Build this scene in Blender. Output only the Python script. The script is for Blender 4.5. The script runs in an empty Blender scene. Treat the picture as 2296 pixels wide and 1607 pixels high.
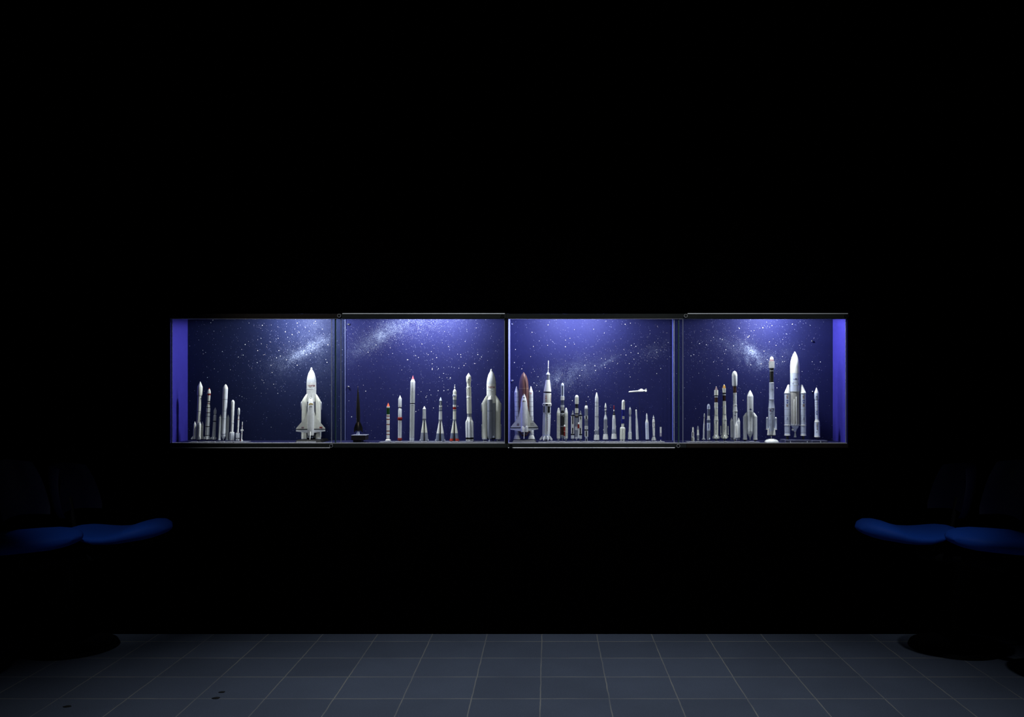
import bpy, bmesh, math, random
from mathutils import Vector, Matrix

# ------------------------------------------------------------------ camera
# one-point view; vanishing point at pixel (1228, 862) of the 2296x1607 frame
W, H = 2296, 1607
VX, VY = 1228.0, 862.0
D = 5.08            # distance camera - wall face
F = 2076.0          # focal length in pixels
CZ = 1.368          # eye height
sc = bpy.context.scene
COL = sc.collection
cam = bpy.data.cameras.new('camera')
cam_ob = bpy.data.objects.new('camera', cam)
COL.objects.link(cam_ob)
cam.sensor_fit = 'HORIZONTAL'
cam.sensor_width = 36.0
cam.lens = 36.0 * F / W
cam.shift_x = -(VX - W / 2) / W
cam.shift_y = (VY - H / 2) / W
cam_ob.location = (0, -D, CZ)
cam_ob.rotation_euler = (math.pi / 2, 0, 0)
cam.clip_start = 0.05
cam.clip_end = 60
sc.camera = cam_ob

# ------------------------------------------------------------------ light
w = bpy.data.worlds.new('dark_room')
sc.world = w
w.use_nodes = True
w.node_tree.nodes['Background'].inputs[0].default_value = (0, 0, 0, 1)
w.node_tree.nodes['Background'].inputs[1].default_value = 0.0
sc.view_settings.view_transform = 'Standard'
sc.view_settings.look = 'None'
sc.view_settings.exposure = 0.0
sc.view_settings.gamma = 1.0
sc.view_settings.use_curve_mapping = False


def spot(name, loc, target, energy, angle, blend, radius, color):
    l = bpy.data.lights.new(name, 'SPOT')
    l.energy = energy
    l.spot_size = math.radians(angle)
    l.spot_blend = blend
    l.shadow_soft_size = radius
    l.color = color
    o = bpy.data.objects.new(name, l)
    COL.objects.link(o)
    o.location = loc
    d = Vector(target) - Vector(loc)
    o.rotation_euler = d.to_track_quat('-Z', 'Y').to_euler()
    return o


# unseen overhead spot, added to brighten the middle of the floor
spot('added_floor_spot', (0.0, -1.15, 4.27), (0.0, -1.7, 0), 285.0, 72, 1.0, 0.05, (0.86, 0.93, 1.0))
# unseen narrow spots, added as frontal fill for the case and the seats
for tx in (-1.08, 0.02, 1.05):
    spot('added_fill_spot', (tx * 1.1, -3.3, 3.8), (tx, 0.1, 1.32), 92.0, 26, 0.8, 0.04, (0.93, 0.97, 1.0))
for sx in (-1, 1):
    spot('added_fill_spot', (-0.15 + sx * 1.0, -3.6, 3.4), (-0.17 + sx * 2.06, -0.52, 0.74), 95.0, 11.5, 1.0, 0.04, (0.85, 0.93, 1.0))
# the lamps in the roof of the case: (x pixel, power)
LAMPS = [(664, 28.0), (925, 15.5), (1005, 15.5), (1250, 15.5), (1330, 15.5), (1738, 28.0)]
LAMP_Y, LAMP_Z = 0.045, 1.776
for i, (px, e) in enumerate(LAMPS):
    x = (px - VX) * (D + LAMP_Y) / F
    spot('case_lamp', (x, LAMP_Y, LAMP_Z), (x, LAMP_Y + 0.06, 1.0), e, 176, 0.12, 0.025, (0.90, 0.95, 1.0))

random.seed(11)

# ------------------------------------------------------------------ helpers
def X(px, y=0.0):
    return (px - VX) * (D + y) / F


def Z(py, y=0.0):
    return CZ + (VY - py) * (D + y) / F


MATS = {}


def mat(name, color, rough=0.5, metal=0.0, noise=0.0, spec=0.5, emit=None, scale=60.0):
    if name in MATS:
        return MATS[name]
    m = bpy.data.materials.new(name)
    m.use_nodes = True
    nt = m.node_tree
    b = nt.nodes['Principled BSDF']
    b.inputs['Base Color'].default_value = (*color, 1)
    b.inputs['Roughness'].default_value = rough
    b.inputs['Metallic'].default_value = metal
    b.inputs['Specular IOR Level'].default_value = spec
    if noise:
        tc = nt.nodes.new('ShaderNodeTexCoord')
        n = nt.nodes.new('ShaderNodeTexNoise')
        n.inputs['Scale'].default_value = scale
        n.inputs['Detail'].default_value = 4
        nt.links.new(tc.outputs['Object'], n.inputs['Vector'])
        r = nt.nodes.new('ShaderNodeMapRange')
        r.inputs['From Min'].default_value = 0.3
        r.inputs['From Max'].default_value = 0.7
        r.inputs['To Min'].default_value = 1 - noise
        r.inputs['To Max'].default_value = 1 + noise
        nt.links.new(n.outputs['Fac'], r.inputs['Value'])
        mx = nt.nodes.new('ShaderNodeMix')
        mx.data_type = 'RGBA'
        mx.blend_type = 'MULTIPLY'
        mx.inputs['Factor'].default_value = 1
        mx.inputs['A'].default_value = (*color, 1)
        nt.links.new(r.outputs['Result'], mx.inputs['B'])
        nt.links.new(mx.outputs['Result'], b.inputs['Base Color'])
    if emit:
        b.inputs['Emission Color'].default_value = (*emit[0], 1)
        b.inputs['Emission Strength'].default_value = emit[1]
    MATS[name] = m
    return m


PAL = {
    'white': (0.84, 0.85, 0.83), 'cream': (0.76, 0.77, 0.69), 'silver': (0.56, 0.59, 0.60), 'pale': (0.68, 0.71, 0.76),
    'grey': (0.26, 0.28, 0.35), 'steel': (0.16, 0.19, 0.28), 'slate': (0.10, 0.12, 0.20), 'dark': (0.035, 0.035, 0.042),
    'black': (0.008, 0.008, 0.010), 'red': (0.26, 0.014, 0.012), 'brightred': (0.50, 0.045, 0.025),
    'orange': (0.85, 0.13, 0.05), 'pink': (0.72, 0.16, 0.22), 'green': (0.010, 0.055, 0.012), 'navy': (0.012, 0.015, 0.17),
    'brown': (0.055, 0.028, 0.022), 'foam': (0.135, 0.060, 0.055), 'amber': (0.55, 0.27, 0.03), 'tan': (0.45, 0.33, 0.20),
    'mauve': (0.25, 0.16, 0.18), 'olive': (0.030, 0.032, 0.028), 'gold': (0.50, 0.36, 0.10), 'beige': (0.46, 0.45, 0.43),
    'blue': (0.03, 0.06, 0.35), 'rust': (0.25, 0.05, 0.02), 'lilac': (0.45, 0.42, 0.52), 'soot': (0.007, 0.006, 0.006),
    'bluewhite': (0.62, 0.68, 0.85), 'inkred': (0.22, 0.02, 0.04),
}


def P(n):
    return mat('paint_' + n, PAL[n], 0.38, 0.0, 0.05 if n in ('white', 'cream', 'silver', 'pale', 'grey') else 0.0, 0.45, None, 220)


def finish(bm, name, mats, parent=None, smooth=True, angle=32):
    me = bpy.data.meshes.new(name)
    bmesh.ops.recalc_face_normals(bm, faces=bm.faces)
    bm.to_mesh(me)
    bm.free()
    for m in mats:
        me.materials.append(m)
    if smooth:
        for p in me.polygons:
            p.use_smooth = True
        me.set_sharp_from_angle(angle=math.radians(angle))
    o = bpy.data.objects.new(name, me)
    COL.objects.link(o)
    if parent:
        o.parent = parent
    return o


def box(bm, x0, x1, y0, y1, z0, z1, mi=0):
    v = [bm.verts.new((x, y, z)) for x in (x0, x1) for y in (y0, y1) for z in (z0, z1)]
    for q in ((0, 1, 3, 2), (4, 6, 7, 5), (0, 4, 5, 1), (2, 3, 7, 6), (0, 2, 6, 4), (1, 5, 7, 3)):
        f = bm.faces.new([v[i] for i in q])
        f.material_index = mi


def boxes(name, m, lst, parent=None, bevel=0.0):
    bm = bmesh.new()
    for b in lst:
        box(bm, *b)
    if bevel:
        bmesh.ops.bevel(bm, geom=bm.edges[:], offset=bevel, segments=2, affect='EDGES', profile=0.5)
    return finish(bm, name, [m], parent, smooth=False)


def tag(o, label, cat, group=None):
    o['label'] = label
    o['category'] = cat
    if group:
        o['group'] = group
    return o


def empty(name, loc, label=None, cat=None, group=None):
    o = bpy.data.objects.new(name, None)
    o.empty_display_size = 0.05
    COL.objects.link(o)
    o.location = loc
    if label:
        tag(o, label, cat, group)
    return o


def ring_loft(bm, rings, mis, cap=True):
    """rings: list of lists of points; mis: material index per gap"""
    vs = [[bm.verts.new(p) for p in r] for r in rings]
    n = len(rings[0])
    for k in range(len(vs) - 1):
        for j in range(n):
            a, b, c, d = vs[k][j], vs[k][(j + 1) % n], vs[k + 1][(j + 1) % n], vs[k + 1][j]
            f = bm.faces.new((a, b, c, d))
            f.material_index = mis[k]
    if cap:
        f = bm.faces.new(vs[0]); f.material_index = mis[0]
        f = bm.faces.new(vs[-1]); f.material_index = mis[-1]


# ------------------------------------------------------------------ setting
# floor of square slate tiles, 0.30 m, thin pale grout
def floor_material():
    m = bpy.data.materials.new('slate_tiles')
    m.use_nodes = True
    nt = m.node_tree
    N, L = nt.nodes.new, nt.links.new
    b = nt.nodes['Principled BSDF']
    tc = N('ShaderNodeTexCoord')
    sep = N('ShaderNodeSeparateXYZ')
    # slight waver of the joints
    nz = N('ShaderNodeTexNoise'); nz.inputs['Scale'].default_value = 9
    L(tc.outputs['Object'], nz.inputs['Vector'])
    sub = N('ShaderNodeVectorMath'); sub.operation = 'SUBTRACT'; sub.inputs[1].default_value = (0.5, 0.5, 0.5)
    L(nz.outputs['Color'], sub.inputs[0])
    scl = N('ShaderNodeVectorMath'); scl.operation = 'SCALE'; scl.inputs['Scale'].default_value = 0.006
    L(sub.outputs[0], scl.inputs[0])
    add = N('ShaderNodeVectorMath'); add.operation = 'ADD'
    L(tc.outputs['Object'], add.inputs[0]); L(scl.outputs[0], add.inputs[1])
    L(add.outputs[0], sep.inputs[0])

    def math_(op, a, v):
        n = N('ShaderNodeMath'); n.operation = op
        if hasattr(a, 'is_linked'):
            L(a, n.inputs[0])
        else:
            n.inputs[0].default_value = a
        if hasattr(v, 'is_linked'):
            L(v, n.inputs[1])
        elif v is not None:
            n.inputs[1].default_value = v
        return n.outputs[0]

    def line(sock, off, width):
        s = math_('DIVIDE', math_('SUBTRACT', sock, off), 0.3)
        cell = math_('FLOOR', s, None)
        fr = math_('FRACT', s, None)
        d = math_('ABSOLUTE', math_('SUBTRACT', fr, 0.5), None)
        edge = math_('SUBTRACT', 0.5, d)          # distance to joint, in tiles
        r = N('ShaderNodeMapRange'); r.interpolation_type = 'SMOOTHSTEP'
        r.inputs['From Min'].default_value = width * 0.55
        r.inputs['From Max'].default_value = width
        r.inputs['To Min'].default_value = 1; r.inputs['To Max'].default_value = 0
        L(edge, r.inputs['Value'])
        return r.outputs['Result'], cell
    lx, cx = line(sep.outputs['X'], -0.0318, 0.0110)
    ly, cy = line(sep.outputs['Y'], -0.146, 0.0165)
    grout = math_('MAXIMUM', lx, ly)
    comb = N('ShaderNodeCombineXYZ'); L(cx, comb.inputs[0]); L(cy, comb.inputs[1])
    wn = N('ShaderNodeTexWhiteNoise'); wn.noise_dimensions = '3D'; L(comb.outputs[0], wn.inputs['Vector'])
    n2 = N('ShaderNodeTexNoise'); n2.inputs['Scale'].default_value = 260; n2.inputs['Detail'].default_value = 3
    L(tc.outputs['Object'], n2.inputs['Vector'])
    n3 = N('ShaderNodeTexNoise'); n3.inputs['Scale'].default_value = 3.0; n3.inputs['Detail'].default_value = 6
    L(tc.outputs['Object'], n3.inputs['Vector'])
    v = math_('ADD', math_('MULTIPLY', wn.outputs['Value'], 0.16), math_('MULTIPLY', n2.outputs['Fac'], 0.75))
    v = math_('ADD', v, math_('MULTIPLY', n3.outputs['Fac'], 0.30))
    v = math_('ADD', v, 0.32)
    tile = N('ShaderNodeMix'); tile.data_type = 'RGBA'; tile.blend_type = 'MULTIPLY'
    tile.inputs['Factor'].default_value = 1
    tile.inputs['A'].default_value = (0.096, 0.116, 0.166, 1)
    L(v, tile.inputs['B'])
    # grout with worn patches
    gn = N('ShaderNodeMapRange'); gn.inputs['From Min'].default_value = 0.35; gn.inputs['From Max'].default_value = 0.65
    gn.inputs['To Min'].default_value = 0.35; gn.inputs['To Max'].default_value = 1.0
    L(n3.outputs['Fac'], gn.inputs['Value'])
    gf = math_('MULTIPLY', grout, gn.outputs['Result'])
    mx = N('ShaderNodeMix'); mx.data_type = 'RGBA'
    L(gf, mx.inputs['Factor']); L(tile.outputs['Result'], mx.inputs['A'])
    mx.inputs['B'].default_value = (0.27, 0.265, 0.25, 1)
    L(mx.outputs['Result'], b.inputs['Base Color'])
    b.inputs['Roughness'].default_value = 0.75
    b.inputs['Specular IOR Level'].default_value = 0.12
    bp = N('ShaderNodeBump'); bp.inputs['Strength'].default_value = 0.25; bp.inputs['Distance'].default_value = 0.002
    L(n2.outputs['Fac'], bp.inputs['Height']); L(bp.outputs[0], b.inputs['Normal'])
    return m


def struct(o):
    o['kind'] = 'structure'
    return o


WALL = mat('black_wall_paint', (0.0007, 0.0007, 0.0009), 0.95, 0, 0, 0.0)
FLOOR = floor_material()
struct(boxes('floor', FLOOR, [(-7, 7, -7.5, 0.0, -0.05, 0.0)]))
OX0, OX1, OZ0, OZ1 = X(379.4), X(1900.8), Z(1004.6), Z(702.2)
struct(boxes('wall_back', WALL, [(-7, OX0, 0, 0.03, -0.05, 4.4), (OX1, 7, 0, 0.03, -0.05, 4.4),
                                 (OX0, OX1, 0, 0.03, OZ1, 4.4), (OX0, OX1, 0, 0.03, -0.05, OZ0)]))
struct(boxes('ceiling', WALL, [(-7, 7, -7.5, 0.03, 4.4, 4.45)]))

# ------------------------------------------------------------------ display cases
CASE_BLUE = mat('deep_blue_panel', (0.036, 0.031, 0.31), 0.55, 0, 0.06, 0.25, None, 14)
PALE_BLUE = mat('pale_blue_panel', (0.24, 0.26, 0.80), 0.5, 0, 0.05, 0.3, None, 14)
SHELF = mat('shelf_dark_blue', (0.012, 0.013, 0.060), 0.45, 0, 0.0, 0.3)
RAIL = mat('rail_dark_anodised', (0.030, 0.035, 0.032), 0.6, 0.0, 0.08, 0.2, None, 40)
RAILB = mat('rail_dark_bronze', (0.030, 0.023, 0.017), 0.6, 0.0, 0.15, 0.2, None, 60)
ALU = mat('brushed_aluminium', (0.80, 0.82, 0.86), 0.6, 1.0, 0.06, 0.4, None, 30)
LIP = mat('lip_aluminium', (0.80, 0.80, 0.85), 0.5, 0.0, 0.15, 0.3, None, 30)
CHROME = mat('chrome', (0.75, 0.77, 0.80), 0.18, 1.0)
SATIN = mat('satin_steel', (0.85, 0.86, 0.88), 0.4, 0.5)
DCHROME = mat('dark_chrome', (0.30, 0.31, 0.33), 0.22, 1.0)
BLACKM = mat('black_metal', (0.006, 0.006, 0.007), 0.5, 0, 0, 0.2)
SEAL = mat('green_glass_edge', (0.015, 0.05, 0.06), 0.4)
SEAL2 = mat('green_glass_edge_lit', (0.20, 0.36, 0.42), 0.4)  # paler copy of the seal green: its lit side put into colour
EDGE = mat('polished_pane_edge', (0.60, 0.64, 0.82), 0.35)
EDGEP = mat('pale_acrylic_edge', (0.20, 0.23, 0.50), 0.35)
EDGEB = mat('blue_acrylic_edge', (0.16, 0.20, 0.80), 0.35)
LAMPM = mat('lamp_glass', (0.9, 0.9, 0.9), 0.3, 0, 0, 0.5, ((0.9, 0.95, 1.0), 4.0))


def glass_material():
    m = bpy.data.materials.new('clear_pane_glass')
    m.use_nodes = True
    nt = m.node_tree
    nt.nodes.clear()
    out = nt.nodes.new('ShaderNodeOutputMaterial')
    mx = nt.nodes.new('ShaderNodeMixShader')
    tr = nt.nodes.new('ShaderNodeBsdfTransparent')
    tr.inputs[0].default_value = (0.985, 0.992, 0.99, 1)
    gl = nt.nodes.new('ShaderNodeBsdfGlossy')
    gl.inputs['Roughness'].default_value = 0.02
    fr = nt.nodes.new('ShaderNodeFresnel')
    fr.inputs[0].default_value = 1.35
    nt.links.new(fr.outputs[0], mx.inputs[0])
    nt.links.new(tr.outputs[0], mx.inputs[1])
    nt.links.new(gl.outputs[0], mx.inputs[2])
    nt.links.new(mx.outputs[0], out.inputs[0])
    return m


GLASS = glass_material()
BACK = 0.25


def poster_material(name, base, blobs):
    """blue night-sky print; blobs of milky haze (px, py, sx, sy, angle, strength)"""
    m = bpy.data.materials.new(name)
    m.use_nodes = True
    nt = m.node_tree
    N, L = nt.nodes.new, nt.links.new
    b = nt.nodes['Principled BSDF']
    b.inputs['Roughness'].default_value = 0.6
    b.inputs['Specular IOR Level'].default_value = 0.06
    tc = N('ShaderNodeTexCoord')
    acc = None
    for (px, py, sx, sy, ang, amp) in blobs:
        mp = N('ShaderNodeMapping'); mp.vector_type = 'TEXTURE'
        mp.inputs['Location'].default_value = (X(px, BACK), BACK, Z(py, BACK))
        mp.inputs['Rotation'].default_value = (0, math.radians(ang), 0)
        k = (D + BACK) / F
        mp.inputs['Scale'].default_value = (sx * k, 1, sy * k)
        L(tc.outputs['Object'], mp.inputs['Vector'])
        ln = N('ShaderNodeVectorMath'); ln.operation = 'DOT_PRODUCT'
        L(mp.outputs[0], ln.inputs[0]); L(mp.outputs[0], ln.inputs[1])
        neg = N('ShaderNodeMath'); neg.operation = 'MULTIPLY'; neg.inputs[1].default_value = -1
        L(ln.outputs['Value'], neg.inputs[0])
        ex = N('ShaderNodeMath'); ex.operation = 'EXPONENT'; L(neg.outputs[0], ex.inputs[0])
        am = N('ShaderNodeMath'); am.operation = 'MULTIPLY'; am.inputs[1].default_value = amp; L(ex.outputs[0], am.inputs[0])
        if acc is None:
            acc = am.outputs[0]
        else:
            ad = N('ShaderNodeMath'); L(acc, ad.inputs[0]); L(am.outputs[0], ad.inputs[1]); acc = ad.outputs[0]
    nz = N('ShaderNodeTexNoise'); nz.inputs['Scale'].default_value = 22; nz.inputs['Detail'].default_value = 8
    nz.inputs['Roughness'].default_value = 0.72
    L(tc.outputs['Object'], nz.inputs['Vector'])
    rm = N('ShaderNodeMapRange'); rm.inputs['From Min'].default_value = 0.36; rm.inputs['From Max'].default_value = 0.68
    L(nz.outputs['Fac'], rm.inputs['Value'])
    gr = N('ShaderNodeTexNoise'); gr.inputs['Scale'].default_value = 330; gr.inputs['Detail'].default_value = 2
    L(tc.outputs['Object'], gr.inputs['Vector'])
    gm = N('ShaderNodeMapRange'); gm.inputs['From Min'].default_value = 0.44; gm.inputs['From Max'].default_value = 0.74
    gm.inputs['To Min'].default_value = 0.12; gm.inputs['To Max'].default_value = 1.6
    L(gr.outputs['Fac'], gm.inputs['Value'])
    m0 = N('ShaderNodeMath'); m0.operation = 'MULTIPLY'; L(acc, m0.inputs[0]); L(gm.outputs['Result'], m0.inputs[1])
    mu = N('ShaderNodeMath'); mu.operation = 'MULTIPLY'; L(m0.outputs[0], mu.inputs[0]); L(rm.outputs['Result'], mu.inputs[1])
    mu.use_clamp = True
    nb = N('ShaderNodeTexNoise'); nb.inputs['Scale'].default_value = 5; nb.inputs['Detail'].default_value = 4
    L(tc.outputs['Object'], nb.inputs['Vector'])
    r2 = N('ShaderNodeMapRange'); r2.inputs['To Min'].default_value = 0.82; r2.inputs['To Max'].default_value = 1.18
    L(nb.outputs['Fac'], r2.inputs['Value'])
    bs = N('ShaderNodeMix'); bs.data_type = 'RGBA'; bs.blend_type = 'MULTIPLY'; bs.inputs['Factor'].default_value = 1
    bs.inputs['A'].default_value = (*base, 1); L(r2.outputs['Result'], bs.inputs['B'])
    mx = N('ShaderNodeMix'); mx.data_type = 'RGBA'
    L(mu.outputs[0], mx.inputs['Factor']); L(bs.outputs['Result'], mx.inputs['A'])
    mx.inputs['B'].default_value = (0.34, 0.40, 0.60, 1)
    L(mx.outputs['Result'], b.inputs['Base Color'])
    return m


STAR = [mat('star_bright_print', (0.95, 0.95, 0.95), 0.6), mat('star_mid_print', (0.42, 0.46, 0.62), 0.6),
        mat('star_faint_print', (0.13, 0.15, 0.34), 0.6)]


def poster(name, x0, x1, stars, blobs, rnd, base, parent):
    """stars: bright ones read off the photo (pixels); rnd: (n, cx, cy, sx, sy, ang, size) clouds of random ones"""
    bm = bmesh.new()
    z0, z1 = Z(993) + 0.0005, 1.80
    yb = BACK
    box(bm, x0, x1, yb, yb + 0.004, z0, z1)
    k = (D + BACK) / F

    def dot(px, py, r, mi):
        x, z = X(px, BACK), Z(py, BACK)
        rr = r * k
        if not (x0 + rr < x < x1 - rr and z0 + rr < z < z1 - rr):
            return
        n = 6
        vs = [bm.verts.new((x + rr * math.cos(2 * math.pi * i / n), yb - 0.0003, z + rr * math.sin(2 * math.pi * i / n))) for i in range(n)]
        f = bm.faces.new(vs[::-1]); f.material_index = mi
    rg = random.Random(len(name) * 77 + int(x0 * 1000))
    for (u, v) in stars:
        dot(u, v, rg.choice((0.45, 0.55, 0.7, 0.9)), 1)
    for (n, cx, cy, sx, sy, ang, size) in rnd:
        n = int(n * 1.7)
        ca, sa = math.cos(math.radians(ang)), math.sin(math.radians(ang))
        for _ in range(n):
            a, b_ = rg.gauss(0, 1) * sx, rg.gauss(0, 1) * sy
            q = rg.random()
            dot(cx + a * ca - b_ * sa, cy + a * sa + b_ * ca, size * (0.45 + 0.55 * rg.random() ** 3), 2 if q < 0.32 else 3)
    n = int((x1 - x0) / k * 280 / 150)
    for _ in range(n):
        q = rg.random()
        dot(VX + (rg.uniform(x0, x1)) / k, rg.uniform(716, 985), 0.32 + 0.4 * rg.random() ** 3, 3 if q < 0.85 else 2)
    m = poster_material(name + '_print', base, blobs)
    o = finish(bm, 'star_backdrop', [m] + STAR, parent, smooth=False)
    return o


def zs(x0, y0, k, lst):
    return [(x0 + k * u, y0 + k * v) for u, v in lst]


S1 = zs(360, 680, .2115, [(497,323),(565,372),(405,388),(448,497),(478,520),(452,535),(655,510),(570,693),(741,703),(497,785),(463,930),(836,978),(863,988),(793,656),(820,268),(687,254),(938,208),(991,238),(1079,232),(1062,262),(1174,228),(1243,248),(1176,289),(1450,208),(1640,190),(1628,210),(1468,305),(1323,300),(1576,295),(1395,330),(1247,370),(1066,370),(1030,383),(1165,408),(1128,440),(1124,460),(1069,428),(1255,500),(1270,558),(1230,577),(1306,440),(1335,598),(1448,655),(1170,656),(1182,732),(1074,810),(1096,840),(1200,856),(1243,954),(1135,905),(933,404),(897,436),(861,487),(876,548),(825,568),(1030,500),(1090,545),(1105,542),(968,686),(1055,612),(1025,628),(1545,541),(1590,530),(1752,595),(1765,625),(1775,438),(1818,335),(1715,272),(555,178),(533,205),(490,670),(452,733),(362,925),(312,1032)])
S2 = zs(740, 680, .21156, [(243,323),(404,517),(488,440),(304,661),(353,866),(378,929),(229,1200),(640,470),(663,530),(760,705),(820,597),(937,573),(1025,528),(1040,543),(1075,510),(1124,547),(1130,574),(1088,590),(1082,641),(1084,688),(1083,701),(1149,690),(1203,742),(1160,783),(1352,538),(1385,543),(1388,568),(1438,638),(1420,658),(1365,686),(1566,542),(1605,567),(1590,588),(1670,604),(1528,635),(1538,637),(1432,403),(1256,457),(1055,918),(1070,968),(1025,980),(1017,993),(1146,925),(1207,925),(1243,917),(1254,915),(1204,886),(1240,787),(1275,787),(1270,800),(1247,1087),(1241,1045),(1096,1107),(1355,1088),(938,1130),(933,967),(964,935),(910,1145),(905,553),(975,430)])
S3 = zs(1130, 680, .21156, [(469,227),(297,305),(653,390),(699,370),(747,278),(950,273),(1064,314),(1083,187),(1138,250),(1285,221),(1339,210),(1392,208),(1625,241),(463,444),(312,456),(651,459),(747,431),(122,488),(282,564),(220,631),(111,627),(189,693),(292,733),(322,719),(651,610),(1270,488),(1350,445),(1398,455),(1455,437),(1458,485),(1513,453),(1240,544),(1293,547),(1345,522),(1422,528),(1377,590),(1560,573),(1620,518),(1615,490),(1662,500),(1675,463),(1740,415),(1726,313),(1732,588),(1597,413),(952,538),(1075,590),(1033,582),(963,660),(1066,653),(1072,680),(1120,688),(970,710),(826,708),(858,655),(780,792),(803,764),(1155,612),(1204,636),(1517,609),(1328,638),(1661,689),(1619,744),(1338,779),(1328,884),(887,870),(969,912),(893,989),(909,1017),(725,1030),(686,941),(537,1243),(1130,1101),(319,842),(361,777),(391,832),(347,868),(375,930),(560,815),(585,791),(620,745),(612,760),(697,877),(732,843)])
S4 = zs(1510, 680, .21156, [(220,294),(290,297),(640,340),(790,357),(803,345),(855,287),(1044,235),(1260,219),(699,266),(947,258),(424,360),(398,395),(495,376),(518,382),(193,415),(277,425),(193,472),(348,438),(268,552),(281,611),(215,543),(186,555),(423,621),(515,601),(515,639),(556,490),(637,449),(543,532),(478,577),(580,695),(477,765),(387,847),(237,1115),(925,943),(738,1025),(1018,407),(1087,443),(1158,382),(1335,444),(1488,372),(1058,376),(1155,564),(1157,617),(1178,615),(1096,640),(928,640),(960,505),(820,650),(995,597),(1363,721),(1090,745),(1520,875),(1470,617),(1557,620),(1097,895)])


def disc_y(bm, x, z, y0, y1, r, n=20, bevel=0.0):
    """a round knob whose axis points at the room"""
    rings = []
    prof = [(y1, r), (y0 + bevel, r), (y0, max(r - bevel, r * 0.2))]
    for (y, rr) in prof:
        rings.append([(x + rr * math.cos(2 * math.pi * i / n), y, z + rr * math.sin(2 * math.pi * i / n)) for i in range(n)])
    ring_loft(bm, rings, [0] * 3)


def case(label, px0, px1, side_l, side_r, seam_px, seam_style, lamp_ids):
    """one cabinet: body panels, two printed backdrops, rails, two sliding panes"""
    xa, xb = X(px0), X(px1)
    root = empty('display_case', ((xa + xb) / 2, 0, Z(1004)), label, 'display case', 'wall display cases')
    mi = root.location

    def put(o):
        o.parent = root
        o.location = -mi
        return o
    zf, zt = Z(993), 1.80
    put(boxes('shelf_panel', SHELF, [(xa + .003, xb - .003, 0.021, BACK + .004, zf - .012, zf)]))
    put(boxes('roof_panel', SHELF, [(xa + .003, xb - .003, 0.032, BACK + .004, zt, zt + .012)]))
    for sx, m in ((xa, side_l), (xb, side_r)):
        a, b = (sx - .004, sx + .003) if sx == xa else (sx - .003, sx + .004)
        if m is BLACKM:
            a, b = X(1132.2), X(1135.5)
        if m is PALE_BLUE:
            a, b = X(1136.1), X(1139.9)
        put(boxes('side_panel', m, [(a, b, 0.001, BACK + .004, zf - .010, Z(702.6)), (a, b, 0.032, BACK + .004, Z(702.6), zt + .012)]))
    for px in lamp_ids:
        lx = X(px, LAMP_Y)
        bm = bmesh.new()
        bmesh.ops.create_cone(bm, cap_ends=True, segments=24, radius1=.028, radius2=.032, depth=.012,
                              matrix=Matrix.Translation((lx, LAMP_Y, zt - .0062)))
        lo = put(finish(bm, 'lamp', [ALU]))
        bm = bmesh.new()
        bmesh.ops.create_cone(bm, cap_ends=True, segments=24, radius1=.020, radius2=.020, depth=.002,
                              matrix=Matrix.Translation((lx, LAMP_Y, zt - .0132)))
        b = finish(bm, 'lens', [LAMPM], lo)
    return root, put


# left cabinet: bays one and two; right cabinet: bays three and four
def rail_set(put, z_edges, spans):
    pass


def knob(put, parent, px, py, chrome, y=-0.010):
    bm = bmesh.new()
    disc_y(bm, X(px), Z(py), y - .010, y, 0.0105, 22, .006 if chrome else .004)
    o = finish(bm, 'clamp_knob', [DCHROME if chrome else BLACKM], None)
    bm = bmesh.new()
    n = 24
    r0, r1 = 0.0078, 0.0098
    rings = []
    for (yy, rr) in ((y - .0095, r1), (y - .0122, r1), (y - .0122, r0), (y - .0095, r0)):
        rings.append([(X(px) + rr * math.cos(2 * math.pi * i / n), yy, Z(py) + rr * math.sin(2 * math.pi * i / n)) for i in range(n)])
    ring_loft(bm, rings, [0] * 4, cap=False)
    finish(bm, 'ring', [SATIN if chrome else RAIL], o)
    put(o)
    return o


G_F, G_B = (0.002, 0.008), (0.011, 0.017)     # front and rear glass tracks


def pane(put, px0, px1, track, left_edge, right_edge, rail_px, rail, strip):
    """sliding glass pane with its polished edges"""
    y0, y1 = track
    z0, z1 = Z(993.6), Z(713.4)
    g = boxes('sliding_pane', GLASS, [(X(px0), X(px1), y0, y1, z0, z1)])
    for e in (left_edge, right_edge):
        if e is None:
            continue
        xe, wpx, m = e
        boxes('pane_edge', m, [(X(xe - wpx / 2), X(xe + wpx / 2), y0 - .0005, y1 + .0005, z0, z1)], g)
    put(g)
    return g


rl, pl = case('left of the two lit wall cases, seen either side of an overlapping pane joint', 380, 1135.6, CASE_BLUE, BLACKM, 774, 1, [q[0] for q in LAMPS[:3]])
rr_, pr = case('right of the two lit wall cases, with a bright blue wall at its right end', 1136.0, 1900, PALE_BLUE, CASE_BLUE, 1508, 1, [q[0] for q in LAMPS[3:]])
# overlap: the black mullion between the cabinets
pl(boxes('mullion', BLACKM, [(X(1132.2), X(1135.7), -0.004, 0.034, Z(1003.5), Z(703))]))
pr(boxes('mullion', BLACKM, [(X(1135.9), X(1139.6), -0.004, 0.034, Z(1003.5), Z(703))]))

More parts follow.
